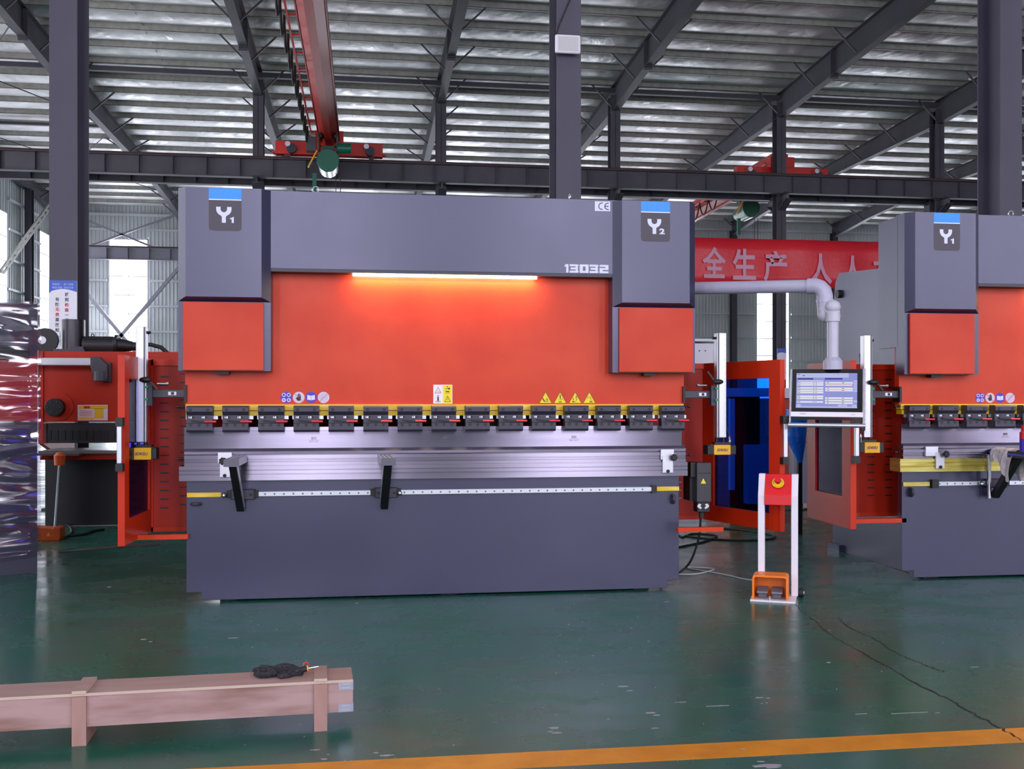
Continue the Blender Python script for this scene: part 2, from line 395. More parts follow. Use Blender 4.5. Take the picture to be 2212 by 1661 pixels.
# right wall and the wall behind the camera, with its tall daylight openings
mb = MB(); corr_y(mb, YF, YB, 0, RH(YF)+.3, XR); struct(mb.build('wall_right', M_SHEET))
mb = MB(); px = XL
for x in FRONT_WIN:
    if x-1.1 > px: mb.box(px, x-1.1, YF-.1, YF, 0, RH(YF)+.3)
    mb.box(x-1.1, x+1.1, YF-.1, YF, 10.7, RH(YF)+.3).box(x-1.1, x+1.1, YF-.1, YF, 0, 1.0); px = x+1.1
mb.box(px, XR, YF-.1, YF, 0, RH(YF)+.3)
struct(mb.build('wall_front', mat('dark_cladding', (84, 82, 92), .7)))

# roof: foil-faced insulation sagging between purlins
def foil_mat():
    m = bpy.data.materials.new('foil_insulation'); m.use_nodes = True; nt = m.node_tree; b = nt.nodes['Principled BSDF']; L = nt.links.new
    b.inputs['Metallic'].default_value = .55
    tc = nt.nodes.new('ShaderNodeTexCoord')
    def N(sc, det, st):
        mp = nt.nodes.new('ShaderNodeMapping'); mp.inputs['Scale'].default_value = st; L(tc.outputs['Object'], mp.inputs[0])
        n = nt.nodes.new('ShaderNodeTexNoise'); n.inputs['Scale'].default_value = sc; n.inputs['Detail'].default_value = det; L(mp.outputs[0], n.inputs['Vector']); return n.outputs['Fac']
    def MR(x, a, c, lo, hi):
        r = nt.nodes.new('ShaderNodeMapRange'); r.inputs[1].default_value = a; r.inputs[2].default_value = c; r.inputs[3].default_value = lo; r.inputs[4].default_value = hi; L(x, r.inputs[0]); return r.outputs[0]
    mx = nt.nodes.new('ShaderNodeMix'); mx.data_type = 'RGBA'; mx.inputs[6].default_value = (.50, .49, .50, 1); mx.inputs[7].default_value = (.74, .72, .74, 1)
    L(MR(N(.8, 5, (1, 1, 1)), .35, .65, 0, 1), mx.inputs[0]); L(mx.outputs[2], b.inputs['Base Color'])
    L(MR(N(2.0, 4, (1, 1, 1)), .3, .7, .32, .6), b.inputs['Roughness'])
    bp = nt.nodes.new('ShaderNodeBump'); bp.inputs['Strength'].default_value = .9; bp.inputs['Distance'].default_value = .05
    L(N(2.2, 5, (1.2, .8, 1)), bp.inputs['Height'])
    wv = nt.nodes.new('ShaderNodeTexWave'); wv.inputs['Scale'].default_value = 1.6; wv.bands_direction = 'DIAGONAL'; wv.wave_profile = 'SIN'; wv.inputs['Distortion'].default_value = .4; L(tc.outputs['Object'], wv.inputs[0])
    b2 = nt.nodes.new('ShaderNodeBump'); b2.inputs['Strength'].default_value = .15; b2.inputs['Distance'].default_value = .02
    L(wv.outputs['Fac'], b2.inputs['Height']); L(bp.outputs[0], b2.inputs['Normal']); L(b2.outputs[0], b.inputs['Normal'])
    return m
PS = 1.44; PY = [29.95+PS*k for k in range(-2, 18) if 29.95+PS*k < YB-.3]
mb = MB(); vs = []; fs = []
ys = []
yy = [PY[0]-PS*k for k in range(27, 0, -1)]+PY+[YB+.3]
for a, b in zip(yy[:-1], yy[1:]):
    for k in range(6):
        t = k/6; y = a+(b-a)*t; ys.append((y, RH(y)+.22-.15*math.sin(math.pi*t)**.7))
ys.append((YB+.3, RH(YB+.3)+.22))
nx = 2
for y, z in ys: vs += [(XL-.3, y, z), (XR+.3, y, z)]
for i in range(len(ys)-1): fs.append((2*i, 2*i+1, 2*i+3, 2*i+2))
ceiling = struct(mb.add(vs, fs).build('ceiling', foil_mat(), smooth=True))
for y in PY:
    z = RH(y); m_ = MB()
    m_.box(XL, XR, y-.006, y+.006, z, z+.2).box(XL, XR, y-.006, y+.07, z, z+.012).box(XL, XR, y+.06, y+.07, z, z+.03)
    m_.build('purlin', M_GALV, ceiling)
for x in (-6.5, -.5, 5.5, 11.5, 17.5):      # sag rods
    m_ = MB()
    for a, b in zip(PY[:-1], PY[1:]): m_.cyl((x, a, RH(a)+.05), (x, b, RH(b)+.15), .007, 5)
    m_.build('sag_rod', M_BEAM, ceiling)

# rafters
def rdepth(Y):
    st = [(20, .8), (29, .8), (34.5, .85), (45.5, .48), (51, .55), (55.4, .8)]
    for (a, da), (b, db) in zip(st[:-1], st[1:]):
        if Y <= b: return da+(db-da)*(max(Y, a)-a)/(b-a)
    return .8
def rafter(X, label):
    t = thing('roof_rafter', label, 'roof beam', (X, 34.5, RH(34.5)), group='dark steel roof rafters')
    ys_ = [24, 29, 34.5, 40, 45.5, 51, 55.45]; mb = MB()
    for a, b in zip(ys_[:-1], ys_[1:]):
        za, zb, da, db = RH(a), RH(b), rdepth(a), rdepth(b)
        for (x0, x1, ta, ba, tb, bb) in ((-.125, .125, za, za-.016, zb, zb-.016), (-.006, .006, za-.016, za-da+.016, zb-.016, zb-db+.016), (-.125, .125, za-da+.016, za-da, zb-db+.016, zb-db)):
            mb.add([(X+x0, a, ba), (X+x1, a, ba), (X+x1, a, ta), (X+x0, a, ta), (X+x0, b, bb), (X+x1, b, bb), (X+x1, b, tb), (X+x0, b, tb)],
                   [(0, 1, 2, 3), (7, 6, 5, 4), (0, 4, 5, 1), (1, 5, 6, 2), (2, 6, 7, 3), (3, 7, 4, 0)])
    mb.build('girder', M_BEAM, t, world=True)
    mb = MB()
    for y in (30.2, 45.3): mb.box(X-.13, X+.13, y-.02, y+.02, RH(y)-rdepth(y)-.1, RH(y)).box(X-.12, X+.12, y-.12, y+.12, RH(y)-rdepth(y)-.02, RH(y)-rdepth(y))
    mb.split('splice_plate', M_BEAM, t, world=True)
    for y in PY[1::2]:
        if y < 24.2: continue
        zt, zb = RH(y)+.03, RH(y)-rdepth(y)+.1
        for s in (-1, 1):
            MB().bar((X+s*.1, y+.02, zb), (X+s*.85, y+.02, zt), .05, .05).build('knee_brace', M_BEAM, t, world=True)
for k, lb in zip(range(-1, 7), ['dark steel roof rafter passing behind the leftmost front column', 'dark steel roof rafter just left of the near red crane girder', 'dark steel roof rafter just right of the near red crane girder',
        'dark steel roof rafter running down behind the column with the floodlight', 'dark steel roof rafter meeting the column in front of the far crane carriage',
        'dark steel roof rafter reaching the upper left of the right front column', 'dark steel roof rafter low beside the right front column', 'short end of dark steel rafter at the far right edge']):
    rafter(GX+6*k, lb)
rafter(GX-12, 'dark steel roof rafter in the upper left corner along the left wall')
tie = MB().bar((XL+.2, 34.45, RH(34.5)-.12), (XR-.5, 34.45, RH(34.5)-.12), .16, .16).build('eave_tie_beam', M_BEAM)
tag(tie, 'long dark tie beam crossing under the roof at the tops of the middle columns', 'beam')
tie2 = MB().bar((GX-12, 40.9, RH(40.9)-.1), (GX-6, 40.9, RH(40.9)-.1), .1, .1).build('roof_strut', M_BEAM)
tag(tie2, 'short dark roof strut left of the leftmost rafter, lower than the long tie', 'beam')
rods = MB().cyl((GX-12, 30, RH(30)-.1), (GX-6, 40.9, RH(40.9)-.1), .02, 6).cyl((GX-12, 40.9, RH(40.9)-.1), (GX-6, 30, RH(30)-.1), .02, 6).cyl((GX-12, 40.9, RH(40.9)-.1), (GX-6, 52, RH(52)-.1), .02, 6).cyl((GX-12, 52, RH(52)-.1), (GX-6, 40.9, RH(40.9)-.1), .02, 6).build('roof_bracing_rod', M_BEAM)
tag(rods, 'thin crossed bracing rods under the roof at the far left', 'bracing')

# columns
def hcol(name, X, Y, wf, dp, h, m, label, group=None, brackets=None):
    t = thing(name, label, 'column', (X, Y, 0), group=group)
    mb = MB(); mb.box(X-wf/2, X+wf/2, Y-dp/2, Y-dp/2+.018, 0, h).box(X-wf/2, X+wf/2, Y+dp/2-.018, Y+dp/2, 0, h).box(X-.006, X+.006, Y-dp/2, Y+dp/2, 0, h)
    mb.build('column_shaft', m, t, world=True)
    if brackets:
        for s in brackets:
            y0 = Y+s*dp/2; y1 = Y+s*.85
            MB().add([(X-.14, y0, 8.53), (X+.14, y0, 8.53), (X+.14, y1, 8.53), (X-.14, y1, 8.53), (X-.14, y0, 8.5), (X+.14, y0, 8.5), (X+.14, y1, 8.5), (X-.14, y1, 8.5),
                      (X-.14, y0, 8.0), (X+.14, y0, 8.0), (X+.14, y1, 8.3), (X-.14, y1, 8.3), (X-.14, y0, 7.98), (X+.14, y0, 7.98), (X+.14, y1, 8.28), (X-.14, y1, 8.28)],
                     [(0,1,2,3),(4,5,6,7),(0,1,5,4),(1,2,6,5),(2,3,7,6),(3,0,4,7),(8,9,10,11),(12,13,14,15),(8,9,13,12),(9,10,14,13),(10,11,15,14),(11,8,12,15)]
                     ).box(X-.006, X+.006, min(y0, y1), max(y0, y1), 8.29, 8.5).build('crane_bracket', m, t, world=True)
    return t
FC = 12.52
fc = []
for X, lb in ((GX, 'thick purple-grey steel column at front left with the blue-headed sign'), (GX+6, 'thick purple-grey steel column behind the press with a white floodlight on it'), (GX+12, 'thick purple-grey steel column at the right edge behind the second press')):
    t = thing('steel_column', lb, 'column', (X, FC, 0), group='front row columns')
    m_ = MB().box(X-.155, X+.155, FC, FC+.02, 0, 12.6).box(X-.155, X+.155, FC+.5, FC+.52, 0, 12.6).box(X-.006, X+.006, FC+.02, FC+.5, 0, 12.6)
    m_.build('column_shaft', M_BEAMC, t, world=True); MB().box(X-.22, X+.22, FC-.08, FC+.6, 0, .025).build('base_plate', M_BEAMC, t, world=True); fc.append(t)
for k, lb in zip(range(-1, 6), ['slim dark steel column of the middle row hidden behind the front left column', 'slim dark steel column of the middle row left of the near crane carriage', 'slim dark steel column of the middle row right of the near crane carriage',
        'slim dark steel column of the middle row right of the floodlight column', 'slim dark steel column of the middle row crossing the far red crane carriage and banner', 'slim dark steel column of the middle row left of the right front column', 'slim dark steel column of the middle row off to the far right']):
    hcol('steel_column', GX+6*k, 34.5, .34, .42, RH(34.5)-.3, M_BEAM, lb, 'middle row columns', brackets=(-1, 1))
for k in range(-2, 8):
    X = GX+6*k
    hcol('wall_column', X, YB-.5, .3, .4, RH(55)-.5, M_BEAM, ['dark wall column in the far left corner', 'dark back wall column behind the left cylinder cover of the press'][k+2] if k < 0 else
         ('dark back wall column seen left of the bright window under the grey pipe' if k == 4 else 'dark back wall column seen right of the bright window under the grey pipe' if k == 5 else 'dark slim column of the back wall standing behind the presses'), 'back wall columns')
hcol('wall_column', XL+.35, 49.9, .3, .4, RH(50)-.5, M_GREYD, 'dark column on the left side wall left of the tall window', 'left wall columns')

# crane runway beams
def runway(Y, top, h, label, x0=XL+.3, x1=XR-.5, ph=0.0, m=None):
    t = thing('crane_runway_beam', label, 'beam', (0, Y, top-h))
    mb = MB(); mb.box(x0, x1, Y-.13, Y+.13, top-h, top-h+.018).box(x0, x1, Y-.15, Y+.15, top-.02, top).box(x0, x1, Y-.006, Y+.006, top-h, top)
    x = x0+ph
    while x < x1: mb.box(x-.008, x+.008, Y-.12, Y-.006, top-h+.02, top-.02); x += 1.04
    mb.build('girder', m or M_BEAM, t, world=True)
    MB().box(x0, x1, Y-.035, Y+.035, top, top+.09).build('rail', M_RUST, t, world=True)
    return t
RT = 9.1
runway(33.85, RT, .62, 'long dark stiffened crane runway beam crossing the hall, nearer of the two')
runway(35.15, RT, .62, 'long dark crane runway beam just behind and under the near one', ph=.5)
runway(54.5, RT, .62, 'far crane runway beam crossing the tall windows of the back wall', ph=.3, m=mat('beam_paint_with_bloom', (120, 118, 130), .5))  # lighter grey than the other beams; window bloom is put into this colour

# bracing on the back wall (left bay) and lattice strut on the left wall
bt = thing('wall_bracing', 'grey crossed diagonal braces in front of the left back-wall window', 'bracing', (-12.5, 54.9, 0))
for a, b in (((GX-12, 9.0), (-12.5, 9.95)), ((-12.5, 9.95), (GX-6, 9.0))): pass
def brace(x0, z0, x1, z1, w_=.1): MB().bar((x0, 54.95, z0), (x1, 54.95, z1), w_, w_).build('diagonal', mat('brace_grey', (128, 126, 138), .5), bt, world=True)
brace(-15.3, 11.0, -9.6, 8.7, .10); brace(-15.3, 8.7, -9.6, 11.0, .10)
brace(-15.3, 8.2, -9.6, 1.1, .17); brace(-15.3, 1.1, -9.6, 8.2, .17)
lt = thing('lattice_brace', 'grey double diagonal brace with batten plates on the far left', 'bracing', (XL+1.0, 45, 0))
A_, B_ = Vector((XL+1.0, 44.2, 6.57)), Vector((XL+1.0, 50.6, 10.5))
MB().bar(A_, B_, .06, .1).bar(A_+Vector((0, .42, 0)), B_+Vector((0, .42, 0)), .06, .1).build('chord', M_GALV, lt, world=True)
mb = MB()
for k in range(12): q = A_.lerp(B_, k/12); mb.bar(q, q+Vector((0, .42, 0)), .05, .16)
mb.build('batten_plate', M_GALV, lt, world=True)

# ------------------------------------------------------------------ overhead cranes
def crane(X, y0, y1, label, carY, hoistY, near=True):
    zb = CAMH+8.2; t = thing('overhead_crane', label, 'crane', (X, carY, RT+.09))
    h = .75; mb = MB()
    mb.prism([(X-.31, zb+.26), (X-.04, zb+.06), (X-.04, zb+.02), (X-.10, zb+.02), (X-.10, zb), (X+.10, zb), (X+.10, zb+.02), (X+.04, zb+.02), (X+.04, zb+.06), (X+.31, zb+.26), (X+.31, zb+h), (X-.31, zb+h)], 'y', y0, y1)
    mb.box(X-.34, X-.31, y0, y1, zb+.24, zb+.26).box(X+.31, X+.34, y0, y1, zb+.24, zb+.26)
    mb.build('girder', mat('crane_girder_red', (186, 36, 28), .4, c2=(160, 34, 30), nscale=.8), t, world=True)
    MB().box(X-1.72, X+1.72, carY-.17, carY+.17, RT+.15, RT+.57).box(X-1.84, X-1.72, carY-.05, carY+.05, RT+.2, RT+.27).box(X+1.72, X+1.84, carY-.05, carY+.05, RT+.2, RT+.27).box(X-.45, X+.45, carY-.16, carY+.16, RT+.57, RT+.95).build('end_carriage', M_CRANE, t, world=True, bevel=.01)
    for s in (-1.35, 1.35):
        MB().cyl((X+s, carY-.06, RT+.21), (X+s, carY+.06, RT+.21), .12, 20).build('wheel', M_BEAM, t, world=True)
    for s in (-1.25, 1.25):
        mo = MB().cyl((X+s+.05, carY-.17, RT+.3), (X+s+.05, carY-.32, RT+.3), .15, 18).build('drive_motor', mat('motor_blue_grey', (30, 46, 58), .4), t, world=True)
        MB().cyl((X+s-.06, carY-.18, RT+.42), (X+s-.06, carY-.42, RT+.42), .09, 16).build('motor_cap', M_ALU, mo, world=False) if False else MB().cyl((X+s-.06, carY-.18, RT+.42), (X+s-.06, carY-.42, RT+.42), .085, 16).build('motor_cap', M_ALU, t, world=True)
    # festoon rail on brackets, with cable loops
    xf = X-.56
    MB().box(xf-.02, xf+.02, y0, y1, zb+.35, zb+.42).build('festoon_rail', M_CRANE, t, world=True)
    y = y1-.8
    mb = MB()
    while y > y0: mb.box(xf, X-.2, y-.03, y+.03, zb+.36, zb+.40); y -= 1.25
    mb.build('rail_bracket', M_CRANE, t, world=True)
    y = y1-.5; k = 0
    while y > max(y0, y1-13.5):
        pts = [(xf-.06, y-1.15*i/10, zb+.33-.62*math.sin(math.pi*i/10)**.8) for i in range(11)]
        MB().tube(pts, .03, 6).build('festoon_cable', M_BLACK2, t, world=True); y -= 1.15
    # hoist hanging from the bottom flange
    H = thing('electric_hoist', 'green electric wire-rope hoist under the end of the near crane girder' if near else 'green electric hoist under the far crane girder above the red banner', 'hoist', (X, hoistY, zb-1.4))
    zc = zb-.72; q = hoistY
    mb = MB(); mb.prism([(X+.35*math.cos(a)*(1+.12*math.sin(a)), zc+.38*math.sin(a)*(1.0 if math.sin(a) > 0 else .9)) for a in [2*math.pi*i/28 for i in range(28)]], 'y', q, q+.1)
    mb.build('drum_end_cover', M_GREEN, H, world=True, bevel=.02)
    MB().cyl((X, q+.1, zc-.03), (X, q+.9, zc-.03), .31, 28).build('drum', M_ALU if near else M_GREEN, H, world=True, smooth=True)
    MB().cyl((X, q+.9, zc), (X, q+1.35, zc), .25, 24).build('hoist_motor', M_GREEN, H, world=True, smooth=True)
    MB().box(X-.2, X+.2, q+.15, q+.75, zc+.3, zc+.5).box(X-.3, X-.26, q+.1, q+.8, zc+.35, zb+.2).box(X+.26, X+.3, q+.1, q+.8, zc+.35, zb+.2).cyl((X-.3, q+.25, zc+.5), (X+.3, q+.25, zc+.5), .03, 8).build('trolley', mat('trolley_green', (12, 60, 54), .4), H, world=True)
    for s in (-.22, .22):
        for yy_ in (.2, .7): MB().cyl((X+s-.03, q+yy_, zb+.1), (X+s+.03, q+yy_, zb+.1), .07, 14).build('trolley_wheel', M_BEAM, H, world=True)
    MB().cyl((X+.3, q+.1, zc+.42), (X+.72, q+.1, zc+.42), .16, 20).build('travel_motor', M_GREEN, H, world=True, smooth=True)
    MB().box(X-.66, X-.36, q+.0, q+.3, zc+.3, zc+.75).build('control_box', M_BEAM, H, world=True)
    MB().bar((X-.33, q, zc+.3), (X-.6, q, zc-.22), .04, .1, up=(0, 1, 0)).build('guide_bar', mat('yellow_enamel', (228, 160, 20), .4), H, world=True)
    MB().box(X-.48, X-.36, q+.2, q+.32, zc-1.0, zc-.35).build('limit_block', M_GREEN, H, world=True)
    for dx in (.24, .38): MB().cyl((X+dx, q+.3, zc-.3), (X+dx, q+.3, zc-2.6), .012, 6).build('wire_rope', M_BLACK2, H, world=True)
    return t
crane(-1.17, 13.2, 33.95, 'near overhead crane: long red girder running overhead to a red end carriage', 33.85, 32.3)
crane(14.85, 35.25, 54.4, 'far overhead crane: red girder and carriage above the red banner', 35.15, 38.0, near=False)

# ------------------------------------------------------------------ banner
a, b = P(1340, 513, 34.2), P(2235, 530, 34.2); zt, zb_ = P(1505, 513, 34.2).z, P(1815, 623, 34.2).z
bn = thing('banner', 'long red banner with pink Chinese characters hung across the middle columns', 'banner', (a.x, 34.2, zb_))
mb = MB(); n = 60; vs = []; fs = []
for i in range(n+1):
    x = a.x+(b.x-a.x)*i/n
    for j in range(5): z = zb_+(zt-zb_)*j/4; vs.append((x, 34.2+.02*math.sin(x*1.7+j)+.015*math.sin(x*4), z))
for i in range(n):
    for j in range(4): fs.append((i*5+j, (i+1)*5+j, (i+1)*5+j+1, i*5+j+1))
bo = mb.add(vs, fs).build('banner_cloth', M_BANNER, bn, world=True, smooth=True)
so = bo.modifiers.new('s', 'SOLIDIFY'); so.thickness = .01
mb = MB()
for ch, cx in (('安', 1472), ('全', 1543), ('生', 1608), ('产', 1675), ('人', 1773), ('人', 1842), ('有', 1910), ('责', 1978)):
    c = P(cx, 567+(cx-1543)*.06, 34.13); put_text(mb, ch, 1.0, c.x, 34.13, c.z, bold=.026, width=.86, height=1.08)
mb.split('banner_letter', M_CHAR, bn, world=True)

# floodlight on the middle front column
c = P(1227, 95, FC-.12)
fl = thing('floodlight', 'white rectangular floodlight fixed high on the middle front column', 'lamp', (c.x, FC, c.z), rz=.0)
MB().box(-.16, .16, -.13, -.08, -.115, .115).build('housing', M_WHITE, fl, bevel=.02)
mb = MB().box(-.13, .13, -.134, -.13, -.09, .09); mb.build('lens', mat('led_lens', (206, 202, 206), .3), fl)
mb = MB()
for i in range(12):
    for j in range(8): mb.box(-.117+i*.0205, -.109+i*.0205, -.137, -.134, -.08+j*.0215, -.072+j*.0215)
mb.build('led_array', mat('led_dot', (170, 164, 160), .3), fl)
MB().box(-.1, .1, -.08, 0, -.02, .02).build('bracket', M_BEAM, fl)
MB().tube([(-.14, -.06, .11), (-.1, -.03, .25), (.05, -.02, .6), (.03, -.02, 1.0), (.03, -.02, 1.7)], .008, 6).build('cable', M_BLACK2, fl)

# signs on columns
def sign(c, label, w_, h_, Y, big=True):
    t = thing('column_sign', label, 'sign', (c.x, Y, c.z))
    MB().box(-w_/2, w_/2, -.012, -.002, 0, h_).build('sign_board', M_WHITEP, t)
    hb = h_*.86
    mb = MB(); pts = [(-w_/2, h_), (w_/2, h_), (w_/2, hb-.02)]+[(w_/2-w_*i/10, hb-.02+.035*math.sin(math.pi*i/10)-.0*i) for i in range(1, 10)]+[(-w_/2, hb-.04)]
    mb.poly(pts, -.012, .001); mb.build('sign_header', mat('sign_blue', (48, 84, 190), .4), t)
    if big:
        mb = MB(); put_text(mb, '质量第一  客户满意', .03, 0, -.0135, h_-.045, width=w_*.75); put_text(mb, '精益求精  持续改进', .03, 0, -.0135, h_-.083, width=w_*.75)
        mb.build('header_text', mat('pale_blue_letter', (170, 196, 236), .5), t)
        k = MB(); r = MB()
        s = .052; st = s*1.14
        for i, ch in enumerate('班前检查一分'):
            put_text(r if ch in '检查' else k, ch, s, w_*.14, -.0135, h_*.80-i*st, bold=.001, height=(None if ch == '一' else s*.85), width=(s*.8 if ch == '一' else None))
        for i, ch in enumerate('有防无患莫放松'):
            put_text(r if ch in '无患' else k, ch, s, -w_*.2, -.0135, h_*.73-i*st, bold=.001, height=s*.85)
        k.split('black_lettering', M_INK, t); r.build('red_lettering', M_INKR, t)
        mb = MB()
        for (x, z, r_) in ((-.06, .12, .05), (-.03, .17, .045), (.0, .14, .035)):
            mb.cyl((x, -.0125, z-.12), (x, -.0125, z), .004, 5)
            for a_ in (90, 210, 330): mb.bar((x, -.0128, z), (x+r_*math.cos(math.radians(a_)), -.0128, z+r_*math.sin(math.radians(a_))), .006, .01, up=(0, 1, 0))
        mb.build('windmill_picture', mat('pale_teal', (120, 170, 190), .5), t)
    return t
top = P(135, 606, FC); bot = P(135, 757, FC)
sign(Vector((GX+.0, 0, bot.z)), 'white sign with blue header and Chinese slogans on the front left column', .31, top.z-bot.z, FC)
c = P(1687, 800, 34.2)
sign(Vector((14.51, 0, P(1687, 820, 34.2).z)), 'small white and blue sign low on the far column below the banner', .34, 1.1, 34.28, big=False)
# ------------------------------------------------------------------ press brake
X0, Y0 = -1.115, 6.64
def F(px, py, yl=0.0): p = P(px, py, Y0+yl); return p.x-X0, p.z
def fx(px, yl=0.0): return F(px, 800, yl)[0]
def fz(px, py, yl=0.0): return F(px, py, yl)[1]
CF, CB = -.145, -.095      # cover front face, cover chamfer base (local y)
ZT = 2.6
def cover(t, xl, xr, ztop, badge, side_back, right):
    z1 = fz(480, 641, CF); z2 = fz(480, 652, CB); zb = fz(480, 801, CB-.02)
    c = .052
    mb = MB()
    ring = lambda z: [(xl, CB, z), (xl+c, CF, z), (xr-c, CF, z), (xr, CB, z), (xr, .02, z), (xl, .02, z)]
    vs = ring(ztop)+ring(z1)+[(xl, CB, z2), (xl+.0001, CB, z2), (xr-.0001, CB, z2), (xr, CB, z2), (xr, .02, z2), (xl, .02, z2)]
    fs = [tuple(range(6)), tuple(range(17, 11, -1))]
    for r_ in (0, 6):
        for i in range(6): fs.append((r_+i, r_+(i+1) % 6, r_+6+(i+1) % 6, r_+6+i))
    mb.add(vs, fs); cv = mb.build('cylinder_cover', M_GREY, t)
    MB().box(xl, xr, CB, .02, zb, z2).build('cover_lower', M_GREY, t)
    if side_back: MB().box(xl-.001, xl+.03, .0, .27, fz(400, 735), ztop-.01).box(xr-.03, xr, .02, .27, zb+.4, ztop-.01).split('cover_side', M_GREY, t)
    else: MB().box(xr-.03, xr+.001, .0, .27, fz(400, 735), ztop-.01).split('cover_side', M_GREY, t)
    ml, mr_ = (.03, .042) if not right else (.042, .02)
    MB().box(xl+ml, xr-mr_, CB-.022, CB, zb+.003, z2-.004).build('orange_panel', M_ORANGE, t, bevel=.003)
    MB().box(xl+.22, xl+.30, CB+.03, -.0, zb-.02, zb).build('cylinder_stub', M_BLACK, t)
    # badge
    bx = badge[1]; bw = .098; bt = ztop-.004; bb = bt-.262; zs = bt-.066
    MB().plate(bx-bw, bx+bw, zs, bt, CF, .001).build('badge_stripe', M_BLUE, cv)
    MB().plate(bx-bw, bx+bw, zs-.007, zs, CF, .001).build('badge_line', M_LETTER, cv)
    pts = [(bx-bw, zs-.007), (bx+bw, zs-.007)]+[(bx+bw-.022+.022*math.cos(a), bb+.022+.022*math.sin(a)) for a in [-math.pi/2*i/4 for i in range(5)]]+[(bx-bw+.022-.022*math.sin(a), bb+.022-.022*math.cos(a)) for a in [math.pi/2*i/4 for i in range(5)]]
    MB().poly(pts, CF, .001).build('badge_plate', M_BADGE, cv)
    # letter Y with a round crotch
    ux, uz = bx-.008, zs-.048; mb = MB(); yb = CF-.001
    R, r = .046, .0195
    pts = [(ux-R, uz), (ux-r, uz)]+[(ux-r*math.cos(a), uz-.014-r*math.sin(a)) for a in [math.pi*i/10 for i in range(11)]]+[(ux+r, uz), (ux+R, uz)]
    pts += [(ux+R*math.cos(a), uz-.014-R*math.sin(a)*.95) for a in [math.radians(v) for v in (0, 15, 30, 45, 60, 70)]]+[(ux+.012, uz-.062), (ux+.012, uz-.098), (ux-.012, uz-.098), (ux-.012, uz-.062)]
    pts += [(ux-R*math.cos(a), uz-.014-R*math.sin(a)*.95) for a in [math.radians(v) for v in (70, 60, 45, 30, 15, 0)]]
    mb.poly(pts, yb, .001); 
    if badge[0] == '1':
        mb.poly([(ux+.047, uz-.066), (ux+.060, uz-.060), (ux+.060, uz-.098), (ux+.047, uz-.098), (ux+.047, uz-.075), (ux+.037, uz-.075), (ux+.037, uz-.069)], yb, .001)
    else: put_text(mb, '2', .045, ux+.052, yb, uz-.080, bold=.0018, width=.036, height=.037)
    mb.build('badge_letters', M_LETTER, cv)
    return cv

DIG = {'0': [[(0,0),(6,0),(6,5),(0,5)], [(1.9,1.5),(4.1,1.5),(4.1,3.5),(1.9,3.5)]]}
def digits(mb, s, x, z, h, y):
    u = h/5
    def rect(a, b, c, d): mb.plate(x+a*u, x+c*u, z+b*u, z+d*u, y, .001)
    for ch in s:
        if ch == '1': mb.poly([(x+1.0*u, z), (x+2.4*u, z), (x+2.4*u, z+5*u), (x+.8*u, z+5*u), (x, z+4.2*u), (x, z+3.4*u), (x+1.0*u, z+3.7*u)], y, .001); x += 3.1*u
        else:
            if ch == '0': rect(0,0,1.9,5); rect(3.6,0,5.5,5); rect(1.9,0,3.6,1.2); rect(1.9,3.8,3.6,5)
            if ch == '3': rect(0,0,5.0,1.2); rect(.6,1.95,5.0,3.1); rect(0,3.8,5.0,5); rect(3.6,1.2,5.5,1.95); rect(3.6,3.1,5.5,3.8); rect(5.0,.3,5.5,2.3); rect(5.0,2.8,5.5,4.7)
            if ch == '2': rect(0,0,5.5,1.2); rect(0,1.2,1.9,1.95); rect(0,1.95,5.5,3.1); rect(3.6,3.1,5.5,3.8); rect(0,3.8,5.5,5)
            x += 6.1*u
def clamp(t, x, w_=.1575, y=-.03):
    zt = CAMH+(HOR-876.4)/FPX*6.40; k = 6.40/FPX
    Z = lambda py: CAMH+(HOR-py)*k
    y2 = y-.055
    prof = [(y, Z(876.4)), (y2+.01, Z(876.4)), (y2, Z(879.5)), (y2, Z(888.9)), (y2+.022, Z(896.3)), (y2+.012, Z(897)), (y2+.012, Z(913.5)), (y2+.03, Z(913.5)), (y2+.03, Z(914.7)), (y2+.004, Z(914.7)), (y2+.004, Z(928.7)), (y2+.02, Z(933.6)), (y+.02, Z(933.6)), (y+.02, Z(876.4))]
    c = MB().prism(prof, 'x', x, x+w_).build('punch_clamp', M_BLACKOX, t)
    mb = MB(); sc = M_BLACK
    for dx in (.026, .131): mb.cyl((x+dx, y2-.0015, Z(885)), (x+dx, y2+.002, Z(885)), .0105, 14)
    for dx in (.028, .078, .128): mb.cyl((x+dx, y2+.0025, Z(918)), (x+dx, y2+.006, Z(918)), .0105, 14)
    mb.box(x+.04, x+.085, y2+.0105, y2+.013, Z(911), Z(908.5))
    mb.split('bolt', sc, c)
    mb = MB()
    for dx in (.03, .108):
        mb.cyl((x+dx-.011, y2+.011, Z(901.5)), (x+dx-.011, y2+.014, Z(901.5)), .006, 10).box(x+dx-.011, x+dx+.006, y2+.011, y2+.014, Z(901.5)-.006, Z(901.5)+.006)
    mb.split('slot_plate', M_ALU, c)
    mb = MB()
    for dx in (.03, .108): mb.cyl((x+dx+.01, y2+.0095, Z(901.5)), (x+dx+.01, y2+.014, Z(901.5)), .0085, 10)
    mb.split('bolt', sc, c)
    lv = MB().bar((x+.03, y2-.0, Z(908)), (x+.115, y2-.004, Z(910.5)), .008, .009).build('lever_arm', M_BLACK, c)
    MB().cyl((x+.112, y2-.006, Z(910.3)), (x+.182, y2-.008, Z(910.5)), .0068, 10).build('lever_grip', M_RED, c, smooth=True)
    MB().box(x+w_, x+w_+.026, y+.0, y+.02, Z(906), Z(898.5)).box(x-.01, x, y+.0, y+.02, Z(906), Z(898.5)).split('spacer', M_ALU, c)
    MB().box(x+.012, x+w_-.012, y+.0, y+.05, Z(925), Z(890)).build('shank', M_BLACKOX, c)
